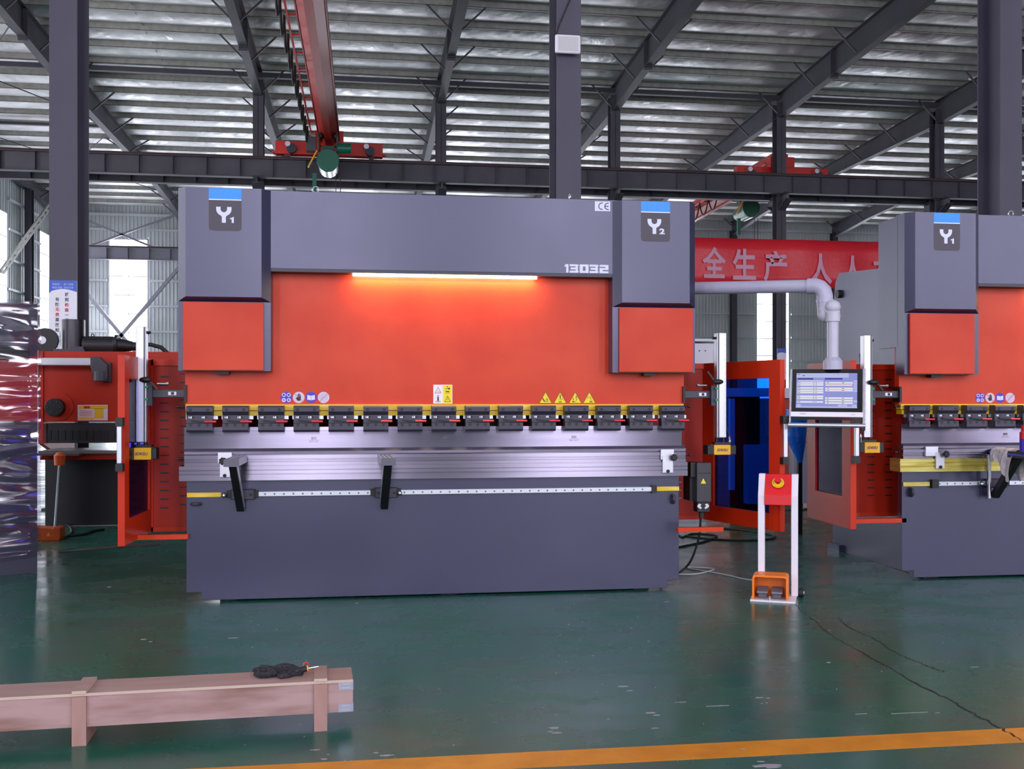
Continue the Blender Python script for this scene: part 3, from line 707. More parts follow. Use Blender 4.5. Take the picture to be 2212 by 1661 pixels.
def press(ox, oy, label, second=False):
    t = thing('press_brake', label, 'machine', (ox, oy, 0))
    zap0, zst = .064, .0125; zapT = fz(405, 1038)
    # apron with stepped bottom corners
    xr = 3.2; s0 = fx(435); s1 = fx(1442)
    MB().prism([(0, zap0), (s0, zap0), (s0, zst), (s1, zst), (s1, zap0), (xr, zap0), (xr, zapT), (0, zapT)], 'y', 0, .06).build('apron', M_GREY, t, bevel=.002)
    for x in (.2, 1.6, 2.9): MB().box(x, x+.1, .04, .14, 0, .02).build('foot_plate', M_STEELD, t)
    # side frames with throat
    for x in (.2, xr-.25):
        MB().prism([(.06, .002), (1.5, 0.0), (1.5, 2.0), (1.45, 2.28), (1.38, 2.35), (.2, 2.265), (.1, 2.26), (.1, 1.55), (.25, 1.5), (.55, 1.45), (.6, 1.2), (.55, .98), (.06, .9)], 'x', x, x+.05).build('side_frame', M_GREY, t)
        MB().box(x-.04, x+.09, 1.3, 1.52, 0, .06).build('foot_plate', M_GREY, t)
    MB().box(.25, xr-.25, 1.1, 1.16, .002, .8).build('rear_plate', M_GREYD, t)
    MB().box(.25, xr-.25, .9, 1.3, 1.9, 2.24).build('oil_tank', M_GREY, t)
    MB().box(.3, xr-.3, .5, .62, .9, 1.0).build('backgauge_beam', M_STEELD, t)
    MB().box(.25, xr-.25, 1.02, 1.06, .78, 2.0).build('rear_screen', mat('rear_screen_red', (96, 22, 18), .5), t)
    for x in (.9, 1.9, 2.7): MB().box(x, x+.16, .66, .82, .95, 1.35).build('finger_block', M_BLACK, t)
    # die bed
    k = 6.39/FPX; Z = lambda py: CAMH+(HOR-py)*k
    a, b = fx(387, -.04), fx(1485, -.04); m1 = M_STEEL2 if not second else M_YEL2
    base = [(.10, Z(1038.7)), (-.045, Z(1038.7)), (-.045, Z(1026.5)), (-.037, Z(1026)), (-.037, Z(1024.5)), (-.045, Z(1024)), (-.045, Z(1017.5)), (-.037, Z(1017)), (-.037, Z(1015.8)), (-.045, Z(1015.3)), (-.045, Z(1007)), (.10, Z(1007))]
    MB().prism(base, 'x', a, b).build('die_base', m1, t)
    a2, b2 = fx(398, -.03), fx(1481, -.03)
    hol = [(.08, Z(1007)), (-.035, Z(1007)), (-.035, Z(1000)), (-.025, Z(1000)), (-.025, Z(997.5)), (-.035, Z(997.5)), (-.035, Z(995)), (-.027, Z(994.5)), (-.027, Z(992.5)), (-.035, Z(992)), (-.035, Z(984)), (-.012, Z(984)), (-.012, Z(981.7)), (.08, Z(981.7))]
    MB().prism(hol, 'x', a2, b2).build('die_holder', M_STEEL2, t)
    MB().prism([(.045, Z(981.7)), (-.033, Z(981.7)), (-.033, Z(976)), (-.008, Z(968.2)), (.03, Z(968.2)), (.045, Z(976))], 'x', a2, b2).build('die', mat('dark_ground_steel', (120, 114, 130), .5, metal=.9), t)
    pu = MB().prism([(-.012, Z(971)), (.004, Z(971)), (.012, Z(955)), (.012, Z(923)), (-.016, Z(923)), (-.016, Z(930.5)), (-.013, Z(930.8)), (-.013, Z(931.6)), (-.016, Z(932))], 'x', fx(398, -.01), fx(1472, -.01)).build('punch', M_STEEL, t)
    mb = MB()
    for px_ in (678, 1240, 963):
        x = fx(px_, -.016)
        put_text(mb, '835', .022, x, -.0165, Z(948), height=.016); mb.plate(x-.034, x+.034, Z(952.8), Z(952.4), -.0165, .0005)
        for dx in (-.026, -.012, .008, .022): mb.plate(x+dx-.004, x+dx+.004, Z(956.3), Z(955.3), -.0165, .0005)
    mb.build('etched_marks', mat('etch_grey', (112, 108, 122), .5), pu)
    # ram
    r0, r1 = fx(400, .02), fx(1477, .02); zr = CAMH+(HOR-873.5)/FPX*6.45
    rm = MB().box(r0, r1, .02, .08, zr, 2.3).build('ram', M_ORANGE, t)
    zy = CAMH+(HOR-898.3)/FPX*6.42
    MB().box(r0+.005, r1-.005, .005, .07, zy+.034, zr).box(r0+.008, r1-.008, -.004, .07, zy, zy+.03).build('clamp_rail', M_YEL, rm)
    for i in range(15 if not second else 6): clamp(t, .012+.2175*i)
    # hood
    h0, h1 = fx(586, CB), fx(1323, CB); zh = fz(590, 579, CB); zht = fz(700, 415, CB)
    hd = MB().box(h0-.05, h1+.05, CB, .5, zh, zht).build('hood', M_GREY, t)
    MB().box(h0-.05, h1+.05, CB+.004, .02, zh-.02, zh+.0).build('hood_lip', M_GREYD, hd)
    # work light under the hood
    l0, l1 = fx(762, -.01), fx(1158, -.01)
    MB().cyl((l0, -.035, zh-.026), (l1, -.035, zh-.026), .009, 10).build('light_tube', mat('lit_tube', (255, 236, 200), .5, emit=(255, 220, 160), es=40), t)
    al = area('work_light', (ox+(l0+l1)/2, oy-.012, zh-.036), (math.radians(-20), 0, 0), l1-l0, .03, 70.0, (1.0, .86, .46)); al.parent = None
    cover(t, fx(385, CB), fx(585, CB), fz(480, 405.5, CF), ('1', fx(486.5, CF)), second, False)
    if not second: cover(t, fx(1323, CB), fx(1501, CB), fz(1440, 435, CF), ('2', fx(1416, CF)), False, True)
    else: cover(t, fx(1323, CB), fx(1501, CB), fz(1440, 435, CF), ('2', fx(1416, CF)), False, True)
    if not second:
        z = zht-.085
        MB().plate(fx(1285, CB), fx(1318, CB), fz(1300, 456, CB), fz(1300, 435, CB), CB, .001).build('mark_plate', M_LETTER, hd)
        mb = MB(); cz = (fz(1300, 456, CB)+fz(1300, 435, CB))/2
        for cx, e in ((fx(1297.5, CB), 0), (fx(1310.5, CB), 1)):
            R, wd = .024, .006; A = [math.radians(75+210*i/14) for i in range(15)]
            pts = [(cx+.008+R*math.cos(q), cz+R*math.sin(q)) for q in A]+[(cx+.008+(R-wd)*math.cos(q), cz+(R-wd)*math.sin(q)) for q in reversed(A)]
            mb.poly(pts, CB-.001, .001)
            if e: mb.plate(cx-.014, cx+.012, cz-.003, cz+.003, CB-.001, .001)
        mb.build('mark_letters', M_BADGE, hd)
        mb = MB(); digits(mb, '13032', fx(1219.5, CB), fz(1270, 589.5, CB), fz(1270, 571.5, CB)-fz(1270, 589.5, CB), CB); o = mb.build('model_number', M_LETTER, hd)
        o.scale = (1, 1, 1)
    # eye bolts on top
    for px_ in (682, 1231):
        x = fx(px_, -.06); e = MB(); e.torus((x, -.06, zht+.02), .019, .005, 'y' if px_ == 682 else 'x'); e.cyl((x, -.06, zht-.008), (x, -.06, zht+.002), .010, 10); e.build('eye_bolt', M_CHROME, t, smooth=True)
    # stickers on the ram
    yv = .02; R = fx(630.5, yv)-fx(618, yv)+.0
    zc = fz(658, 858.5, yv); mb = MB(); R = .0365
    xs = [fx(v, yv) for v in (618.5, 645.3, 672, 699)]
    for i in (0, 2): mb.disc(xs[i], zc, R, yv)
    mb.split('mandatory_sticker', M_PURPLE, rm)
    mb = MB()
    for i in (1, 3): mb.disc(xs[i], zc, R, yv)
    mb.split('prohibition_sticker', mat('sticker_mauve', (206, 190, 214), .5), rm)
    mb = MB()
    for dx in (-.0155, .0155):
        for dz in (-.0165, .0165): mb.disc(xs[0]+dx, zc+dz, .0125, yv-.001)
    mb.poly([(xs[2]-.024, zc-.014), (xs[2], zc-.018), (xs[2]+.024, zc-.014), (xs[2]+.024, zc+.016), (xs[2], zc+.011), (xs[2]-.024, zc+.016)], yv-.001)
    mb.build('sticker_symbol', M_LETTER, rm)
    mb = MB()
    for dx, dz in ((-.0155, .0165), (.0155, .0165)): mb.disc(xs[0]+dx, zc+dz, .008, yv-.002, n=12)
    mb.poly([(xs[0]+.009, zc-.022), (xs[0]+.022, zc-.022), (xs[0]+.022, zc-.018), (xs[0]+.015, zc-.009), (xs[0]+.010, zc-.009)], yv-.002); mb.disc(xs[0]-.0155, zc-.0165, .005, yv-.002, n=10)
    mb.plate(xs[2]-.0008, xs[2]+.0008, zc-.017, zc+.011, yv-.002, .0005); mb.build('sticker_glyph', M_PURPLE, rm)
    mb = MB(); hx = xs[1]   # open hand pictogram
    mb.poly([(hx-.006, zc-.022), (hx+.010, zc-.020), (hx+.014, zc-.004), (hx+.012, zc+.004), (hx-.006, zc+.004), (hx-.016, zc-.004), (hx-.018, zc-.001), (hx-.020, zc-.004)], yv-.001)
    for j, (dx, l) in enumerate(((-.004, .018), (.001, .022), (.006, .021), (.011, .015))): mb.plate(hx+dx-.0018, hx+dx+.0018, zc+.003, zc+.003+l, yv-.001, .001)
    for i in range(7):
        for j in range(7):
            u, v = -.024+.008*i, -.024+.008*j
            if u*u+v*v < .0008: mb.plate(xs[3]+u-.0009, xs[3]+u+.0009, zc+v-.0009, zc+v+.0009, yv-.001, .0005)
    mb.build('sticker_glyph', M_INK, rm)
    mb = MB()
    mb.bar((xs[1]-.026, yv-.002, zc+.026), (xs[1]+.026, yv-.002, zc-.026), .0015, .0045, up=(0, 1, 0)).bar((xs[3]-.026, yv-.002, zc-.026), (xs[3]+.026, yv-.002, zc+.026), .0015, .0045, up=(0, 1, 0)).split('prohibition_bar', M_INKR, rm)
    if not second:
        x0_, x1_ = fx(936, yv), fx(977, yv); z0_, z1_ = fz(956, 871.5, yv), fz(956, 831, yv); xm, zm = (x0_+x1_)/2, (z0_+z1_)/2
        MB().plate(x0_, xm, z0_, z1_, yv).plate(xm, x1_, z0_, z1_, yv).build('warning_sheet', M_WHITEP, rm)
        MB().plate(xm, x1_-.003, z0_+.003, z1_-.003, yv-.001, .0005).build('warning_sheet_yellow', M_YSTK, rm)
        def tri(mb, cx, zb, w_, h_, y, th):
            o_ = [(cx-w_/2, zb), (cx+w_/2, zb), (cx, zb+h_)]; i_ = [(cx-w_/2+th*1.7, zb+th), (cx+w_/2-th*1.7, zb+th), (cx, zb+h_-th*2)]
            for q in range(3): mb.poly([o_[q], o_[(q+1) % 3], i_[(q+1) % 3], i_[q]], y, .0008)
        mb = MB(); tri(mb, (x0_+xm)/2, zm+.006, .044, .042, yv-.001, .003); mb.bar(((x0_+xm)/2-.016, yv-.001, zm-.016), ((x0_+xm)/2+.016, yv-.001, zm-.048), .001, .003, up=(0, 1, 0)).bar(((x0_+xm)/2+.016, yv-.001, zm-.016), ((x0_+xm)/2-.016, yv-.001, zm-.048), .001, .003, up=(0, 1, 0)); mb.build('red_symbol', M_INKR, rm)
        mb = MB(); q = (x0_+xm)/2; mb.disc(q, zm-.012, .004, yv-.002, n=12).plate(q-.004, q+.004, zm-.045, zm-.018, yv-.002, .0005).plate(q-.018, q+.018, zm-.052, zm-.049, yv-.002, .0005).bar((q-.004, yv-.002, zm+.022), (q+.012, yv-.002, zm+.010), .001, .004, up=(0, 1, 0))
        q = (xm+x1_)/2; tri(mb, q, zm-.052, .044, .042, yv-.002, .003); mb.plate(q-.0012, q+.0012, zm-.040, zm-.026, yv-.002, .0005).disc(q-.002, zm+.048, .004, yv-.002, n=10).plate(q-.016, q+.004, zm+.034, zm+.037, yv-.002, .0005).disc(q+.01, zm+.036, .006, yv-.002, n=12).plate(q-.014, q+.012, zm+.014, zm+.020, yv-.002, .0005).plate(q-.014, q+.012, zm+.006, zm+.008, yv-.002, .0005)
        mb.build('black_symbol', M_INK, rm)
        for n_, px_ in enumerate((1178.5, 1210, 1242.5, 1273)):
            cx = fx(px_, yv); zb2 = fz(px_, 871.3, yv); w_, h_ = .088, .078
            MB().poly([(cx-w_/2, zb2), (cx+w_/2, zb2), (cx, zb2+h_)], yv, .001).build('warning_triangle', M_YSTK, rm)
            mb = MB(); tri(mb, cx, zb2, w_, h_, yv-.001, .0025)
            y_ = yv-.001
            if n_ == 0: mb.poly([(cx-.024, zb2+.034), (cx-.018, zb2+.036), (cx-.002, zb2+.012), (cx-.010, zb2+.010)], y_).plate(cx+.002, cx+.005, zb2+.008, zb2+.032, y_).plate(cx+.011, cx+.014, zb2+.008, zb2+.032, y_).plate(cx+.002, cx+.014, zb2+.03, zb2+.033, y_).bar((cx+.018, y_, zb2+.014), (cx+.026, y_, zb2+.010), .001, .002, up=(0, 1, 0)).bar((cx+.018, y_, zb2+.02), (cx+.026, y_, zb2+.024), .001, .002, up=(0, 1, 0))
            if n_ == 1: mb.plate(cx-.003, cx+.003, zb2+.03, zb2+.058, y_).bar((cx-.012, y_, zb2+.024), (cx+.016, y_, zb2+.030), .001, .005, up=(0, 1, 0)).poly([(cx-.009, zb2+.016), (cx-.009, zb2+.007), (cx+.009, zb2+.007), (cx+.009, zb2+.016), (cx, zb2+.010)], y_).bar((cx+.002, y_, zb2+.02), (cx+.018, y_, zb2+.034), .001, .004, up=(0, 1, 0))
            if n_ == 2: mb.plate(cx-.016, cx-.012, zb2+.022, zb2+.038, y_).poly([(cx-.020, zb2+.018), (cx-.020, zb2+.008), (cx-.006, zb2+.008), (cx-.006, zb2+.018), (cx-.013, zb2+.013)], y_).disc(cx+.008, zb2+.046, .004, y_, n=10).bar((cx+.004, y_, zb2+.042), (cx+.012, y_, zb2+.024), .001, .008, up=(0, 1, 0)).bar((cx+.012, y_, zb2+.024), (cx-.002, y_, zb2+.008), .001, .005, up=(0, 1, 0)).bar((cx+.006, y_, zb2+.036), (cx+.02, y_, zb2+.032), .001, .003, up=(0, 1, 0))
            if n_ == 3: mb.bar((cx-.012, y_, zb2+.042), (cx+.01, y_, zb2+.044), .001, .006, up=(0, 1, 0)).bar((cx+.008, y_, zb2+.044), (cx+.012, y_, zb2+.022), .001, .006, up=(0, 1, 0)).poly([(cx+.002, zb2+.018), (cx+.002, zb2+.008), (cx+.02, zb2+.008), (cx+.02, zb2+.018), (cx+.011, zb2+.012)], y_).bar((cx-.010, y_, zb2+.042), (cx-.014, y_, zb2+.034), .001, .004, up=(0, 1, 0))
            mb.build('warning_glyph', M_INK, rm)
    # linear guide on the apron
    g0, g1 = fx(542, -.012), fx(1408, -.012); zg = fz(404, 1069, -.01)
    if second: g0, g1 = .245, 3.0
    g = MB().box(g0, g1, -.022, 0, zg-.016, zg+.016).build('guide_rail', M_ALU, t, bevel=.003)
    mb = MB(); x = g0+.03
    while x < g1-.01: mb.cyl((x, -.0235, zg), (x, -.02, zg), .006, 10); x += .0585
    mb.split('rail_plug', mat('teal_plug', (22, 128, 110), .5), g)
    ta = MB().box(.005, (fx(478) if not second else .205), -.012, 0, zg-.015, zg+.013).box(g1+.01, xr-.002, -.012, 0, zg-.013, zg+.015).split('rail_cover_strip', M_YEL if not second else M_YEL2, t)
    MB().box(g1-.005, g1+.03, -.03, 0, zg-.025, zg+.025).build('rail_stop', M_BLACK, t)
    if second: MB().box(g0-.03, g0+.02, -.03, 0, zg-.03, zg+.03).build('rail_stop', M_BLACK, t)
    # screw eyes at the apron corners
    e = MB().torus((.06, -.018, fz(424, 1088)), .026, .010, 'z' if not second else 'x', 18, 8).cyl((.06, -.04, fz(424, 1088)), (.06, 0, fz(424, 1088)), .011, 8); e.build('screw_eye', M_BLACKOX, t, smooth=True)
    e = MB().torus((fx(1452), -.02, fz(1452, 1077)), .026, .010, 'x', 18, 8).cyl((fx(1452), -.04, fz(1452, 1077)), (fx(1452), 0, fz(1452, 1077)), .010, 8); e.build('screw_eye', M_BLACKOX, t, smooth=True)
    # end stop brackets with star knobs
    def stopper(px0, px1, px2, px3, kx, flip, dx=0.0, loc=None):
        a_, b_, c_, d_ = loc[:4] if loc else (fx(v, -.05)+dx for v in (px0, px1, px2, px3))
        s = MB().box(a_, b_, -.056, -.036, fz(480, 1001, -.05), fz(480, 977, -.05)).box(c_, d_, -.062, -.045, fz(480, 1031, -.05), fz(480, 992, -.05)).build('stop_bracket', M_ALU, t, bevel=.002)
        kz = fz(480, 996, -.08); kk = loc[4] if loc else fx(kx, -.08)+dx; mb = MB().cyl((kk, -.062, kz), (kk, -.08, kz), .012, 10)
        for q in range(7): an = 2*math.pi*q/7; mb.sphere((kk+.016*math.cos(an), -.09, kz+.016*math.sin(an)), .0085, 8, 6, (1, 1.4, 1))
        mb.cyl((kk, -.10, kz), (kk, -.08, kz), .018, 14); mb.build('star_knob', M_BLACK, s, smooth=True)
        MB().cyl(((c_+d_)/2, -.07, fz(480, 1027, -.05)), ((c_+d_)/2, -.05, fz(480, 1027, -.05)), .011, 12).build('bolt', M_STEELD, s)
    if not second: stopper(470.5, 501, 475, 497, 481.5, 1); stopper(1427, 1455.5, 1430.5, 1453, 1455, -1)
    else: stopper(0, 0, 0, 0, 0, 1, loc=(.15, .245, .225, .29, .285))
    # small screws sticking out at the ends of clamp rail and die holder
    for (xx, sg, zz) in ((r0, -1, fz(400, 878.5)), (r1-.01, 1, fz(400, 878.5)), (a2, -1, Z(991.5)), (b2, 1, Z(991.5))):
        MB().cyl((xx, .0, zz), (xx+sg*.035, .0, zz), .005, 8).cyl((xx+sg*.032, 0, zz), (xx+sg*.046, 0, zz), .010, 10).cyl((xx+sg*.01, 0, zz), (xx+sg*.018, 0, zz), .009, 10).build('clamp_screw', M_BLACK, t)
    if not second:      # drive motor at the right end of the die base
        z = lambda v: fz(1500, v, -.02)
        mo = MB().box(fx(1485, .05), fx(1503, .05), -.02, .13, z(1030), z(999)).box(fx(1487, .05), fx(1503, .05), .02, .16, z(1083), z(1030)).build('motor_bracket', M_BLACK, t)
        mt = MB().box(fx(1503.5, -.03), fx(1534.5, -.03), -.05, .05, z(1084), z(999)).build('drive_motor', mat('motor_black', (50, 48, 54), .45), t, bevel=.004)
        MB().box(fx(1503, -.03), fx(1535, -.03), -.054, .054, z(1022), z(1020.5)).build('joint_line', M_BLACK, mt)
        MB().poly([(fx(1513.5, -.05), z(1044)), (fx(1525, -.05), z(1044)), (fx(1519, -.05), z(1032.5))], -.051).build('warning_sticker', M_YSTK, mt)
        cn = MB().box(fx(1505, -.03), fx(1532, -.03), -.045, .045, z(1106), z(1084)).build('cable_connector', M_BLACK, mt, bevel=.004)
        mb = MB()
        for s, cx in ((-1, fx(1512, -.05)), (1, fx(1526, -.05))):
            mb.poly([(cx+s*.004, z(1087)), (cx+s*.016, z(1090)), (cx+s*.018, z(1094)), (cx-s*.006, z(1099)), (cx-s*.014, z(1096)), (cx-s*.002, z(1093)), (cx-s*.01, z(1089))], -.047, .003)
        mb.build('connector_latch', M_ALU, cn)
        xg = fx(1516, 0); MB().cyl((xg, 0, z(1119)), (xg, 0, z(1106)), .02, 12).build('cable_gland', M_BLACK, cn)
    return t
pb = press(X0, Y0, 'large grey and orange press brake in the centre, with marks Y1 and Y2')
X2, Y2 = 3.765, 6.78
pb2 = press(X2, Y2, 'second grey and orange press brake cut off by the right edge', second=True)
MB().cyl((.17, 1.36, 2.17), (.21, 1.36, 2.17), .035, 16).build('frame_hole', M_BLACK, pb2)

# ------------------------------------------------------------------ laser safety posts
def laser(ox, oy, side, label, mini=False):
    # side -1: left of the press; +1: right
    t = thing('laser_safety_guard', label, 'safety sensor', (ox, oy, 0))
    if side < 0: xr0, xr1, xa0, xa1, xb0, xb1 = fx(295.5), fx(318), fx(326), fx(400), fx(277), fx(342)
    else: xr0, xr1, xa0, xa1, xb0, xb1 = fx(1545.5), fx(1566), fx(1478), fx(1540), fx(1522), fx(1583)
    y = .0; zt = CAMH+(HOR-(706 if side < 0 else 718))/FPX*(6.38 if side < 0 else 6.85); kk = (6.38 if side < 0 else 6.85)/FPX
    Z = lambda v: CAMH+(HOR-v)*kk
    off = 0 if side < 0 else 4
    zb = Z(955 if side < 0 else 946)
    r = MB().box(xr0, xr1, y-.03, y+.03, zb, zt).build('sliding_rail', M_ALU, t, bevel=.004)
    mb = MB()
    xg = xr0+.046 if side < 0 else xr0+.005
    mb.box(xg, xg+.012, y-.0305, y-.025, zb+.0, zt-.0)
    mb.build('rail_groove', mat('rail_shadow_grey', (96, 94, 104), .5), r)
    mb = MB(); z = zb+.03; xs_ = xr0+.012 if side < 0 else xr1-.014
    n_ = 0
    while z < zt-.03: mb.plate(xs_-.003, xs_+(.003 if n_ % 5 else .006), z, z+.0015, y-.03, .0006); z += .01; n_ += 1
    mb.build('scale_marks', M_INK, r)
    zam = Z(850 if side < 0 else 852)
    arm = MB().box(min(xa0, xa1), max(xa0, xa1), .02, .07, zam-.025, zam+.025).build('support_arm', mat('arm_black', (54, 52, 64), .45), t, bevel=.004)
    xe = xa1 if side < 0 else xa0
    MB().box(xe-.008, xe+.008, .0, .10, zam-.055, zam+.055).build('arm_flange', M_BLACK, arm)
    xl = xa0+.10 if side < 0 else xa1-.09
    MB().plate(xl, xl+.05, zam-.010, zam+.012, .02).build('arm_label', M_WHITEP, arm)
    MB().plate(xl+.018, xl+.036, zam-.008, zam+.010, .019).build('label_print', M_INK, arm)
    xs1 = xr1 if side < 0 else xr0
    sg = 1 if side < 0 else -1
    sl = MB().box(min(xs1, xs1+sg*.032), max(xs1, xs1+sg*.032), -.01, .05, zam-.075, zam+.06).build('slide_block', M_BLACKOX, t)
    mb = MB(); mb.box(min(xs1-sg*.015, xs1+sg*.012), max(xs1-sg*.015, xs1+sg*.012), -.034, -.0, zam+.035, zam+.047).box(min(xs1-sg*.015, xs1+sg*.012), max(xs1-sg*.015, xs1+sg*.012), -.034, 0, zam-.043, zam-.031).split('green_stop', mat('green_plastic', (10, 140, 80), .5), t)
    zk = zam+.085
    MB().sphere((xs1+sg*.0, -.05, zk), .026, 12, 8, (1.5, .6, .7)).bar((xs1+sg*.02, -.045, zk), (xs1+sg*.07, -.04, zk-.06 if side < 0 else zk+.07), .012, .012).build('clamp_handle', M_BLACK, t, smooth=True)
    MB().cyl((xs1+sg*.06, .0, zam+.06), (xs1+sg*.12, .0, zam+.06), .007, 8).cyl((xs1+sg*.115, 0, zam+.06), (xs1+sg*.13, 0, zam+.06), .012, 8).build('lock_pin', M_CHROME, t)
    MB().cyl((xs1, 0, zt-.035), (xs1+sg*.022, 0, zt-.035), .009, 8).build('end_screw', M_BLACK, t)
    z1, z0 = Z(966.5 if side < 0 else 961.5), Z(991.5 if side < 0 else 982)
    bx = MB().box(xb0, xb1, -.065, .03, z0, z1).build('sensor_box', M_BLACK, t, bevel=.004)
    yw = (xb1-xb0); ya, yb_ = (xb0+yw*.20, xb0+yw*.83) if side < 0 else (xb0+yw*.22, xb0+yw*.80)
    MB().box(ya, yb_, -.068, .031, z0-.001, z1+.001).build('sensor_front', mat('sensor_yellow', (230, 170, 16), .45), bx, bevel=.003)
    mb = MB(); put_text(mb, 'SDKELI', .03, (ya+yb_)/2, -.0695, (z0+z1)/2, bold=.0006, shear=.25, width=(yb_-ya)*.68); mb.build('sensor_lettering', mat('letter_indigo', (48, 50, 88), .5), bx)
    MB().box(xr0-.015, xr1+.03, -.03, .03, z1, z1+.018).cyl((xr0+.01, 0, z1+.015), (xr0+.01, 0, zb), .01, 8).cyl((xr1-.01, 0, z1+.015), (xr1-.01, 0, zb), .01, 8).build('adjusting_plate', M_BLACK, t)
    xc = xb0+.03 if side < 0 else xb1-.03
    MB().cyl((xc, -.02, z1), (xc, -.02, z1+.035), .010, 10).cyl((xc, -.02, z1+.035), (xc, -.02, z1+.06), .006, 8).cyl((xc, -.02, z1+.04), (xc, -.02, z1+.05), .013, 8).build('cable_connector', M_CHROME, t)
    if side < 0: pts = [(xc, -.02, z1+.055), (xc+.025, .0, z1+.14), (xc+.03, .03, z1+.5), (xc+.03, .05, z1+.62), (xr1, .06, z1+.72)]
    else: pts = [(xc, -.02, z1+.055), (xc-.03, .03, z1+.2), (xc-.035, .05, z1+.35), (xc-.01, .05, z1+.5), (xc-.0, .05, z1+.62), (xc-.02, .05, z1+.68), (xr1, .04, z1+.70)]
    MB().tube(pts, .004, 6).build('cable', M_BLACK2, t)
    return t
laser(X0, Y0, -1, 'tall sliding rail with yellow SDKELI sensor left of the central press')
laser(X0, Y0, 1, 'tall sliding rail with yellow SDKELI sensor right of the central press')
laser(X2, Y2, -1, 'rail with yellow SDKELI sensor half hidden behind the control screen')

# ------------------------------------------------------------------ side guards
def guard(name_label, hinge, near, pxe, win, ZB=.41, ZTOP=1.54, slotcols=(0,), bar_y=None, bar_x=None, wintype=None, handle=True, hs=1, zbar=.42):
    t = thing('side_guard', name_label, 'machine guard', (hinge[0], hinge[1], ZB))
    h, n_ = Vector((*hinge, 0)), Vector((*near, 0)); d = (n_-h).normalized(); nr = Vector((d.y, -d.x, 0))*.02; L = (n_-h).length
    def q(a, z): p = h+d*a; return (p.x, p.y, z)
    def slab(mb, a0, a1, z0, z1, th=1.0):
        vs = []
        for a_ in (a0, a1):
            for s in (-1, 1):
                for z in (z0, z1): p = h+d*a_+nr*s*th; vs.append((p.x, p.y, z))
        mb.add(vs, [(0, 1, 3, 2), (4, 6, 7, 5), (0, 4, 5, 1), (2, 3, 7, 6), (0, 2, 6, 4), (1, 5, 7, 3)])
    (wa, wb, wz0, wz1) = win
    mb = MB(); slab(mb, 0, wa, ZB, ZTOP); slab(mb, wb, L, ZB, ZTOP); slab(mb, wa, wb, ZB, wz0); slab(mb, wa, wb, wz1, ZTOP)
    fr = mb.build('guard_door', M_ORANGE2, t, world=True)
    mb = MB(); slab(mb, wa-.015, wb+.015, wz0-.015, wz1+.015, .3); mb.build('door_window', wintype, t, world=True)
    mb = MB()
    for i in range(5):
        z = wz0+(wz1-wz0)*i/4
        for a_ in (wa-.0, wb): p = h+d*a_; mb.sphere((p.x, p.y, z), .009, 8, 5, (1, 1, 1))
    # slotted panel facing front, from the hinge to the machine
    xA, xB = sorted((hinge[0], pxe)); y = hinge[1]+.01; mp = MB()
    mp.box(xA, xB, y-.015, y+.015, ZB, ZTOP)
    pn = mp.build('slotted_panel', mat('guard_red_paint', (178, 38, 14), .42, c2=(158, 34, 16), nscale=2, spec=.3), t, world=True)
    mp = MB(); mp.box(xA, xA+.03, y-.03, y-.012, ZB, ZTOP).box(xA, xB, y-.03, y-.012, ZTOP-.04, ZTOP).box(xA, xB, y-.03, y-.012, ZB, ZB+.03).build('panel_rim', M_ORANGE2, t, world=True)
    mp = MB()
    for c, (sx, ph) in enumerate(slotcols):
        z = ZB+.15+ph
        while z < ZTOP-.07: mp.box(sx-.027, sx+.027, y-.017, y-.0152, z, z+.009); z += .0575
    mp.split('vent_slot', M_INK if name_label.startswith('orange guard on the left') else mat('slot_light', (150, 140, 140), .6), pn, world=True)
    if bar_x: MB().box(bar_x[0], bar_x[1], bar_y-.02, bar_y+.02, zbar-.015, zbar+.015).build('base_rail', M_ORANGE, t, world=True)
    if handle:
        p = n_+nr*hs*0; x, y_ = near[0], near[1]-.045
        z0, z1 = CAMH-.02-.19, CAMH-.02-.45
        z0, z1 = 1.12, .90
        hd = MB().box(x-.014, x+.014, y_-.012, y_+.012, z1, z0).build('handle_grip', M_ALU, t, world=True, bevel=.004)
        MB().box(x-.02, x+.02, y_-.015, y_+.04, z0, z0+.05).box(x-.02, x+.02, y_-.015, y_+.04, z1-.045, z1).split('handle_mount', M_BLACK, t, world=True)
    return t
yl_ = 7.05
guard('orange guard on the left end of the central press with an open door', (-1.41, 6.98), (-1.43, 6.30), X0+.2, (.06, .58, .56, 1.40),
      slotcols=((-1.31, .0), (-1.185, .02)), bar_y=6.62, bar_x=(-1.44, -1.1), wintype=M_TINTV)
guard('orange guard on the right of the central press with a big blue window door', (2.44, 7.15), (2.71, 6.39), X0+3.0, (.12, .70, .52, 1.42),
      slotcols=((2.235, .0),), bar_y=6.5, bar_x=(2.03, 2.34), wintype=M_TINT)
guard('orange guard on the left end of the second press behind the control screen', (3.245, 7.15), (3.23, 6.44), X2+.22, (.14, .58, .62, 1.45),
      slotcols=((3.86, .0), (3.72, .0)), bar_y=6.8, bar_x=(3.23, 3.80), wintype=M_TINTV)
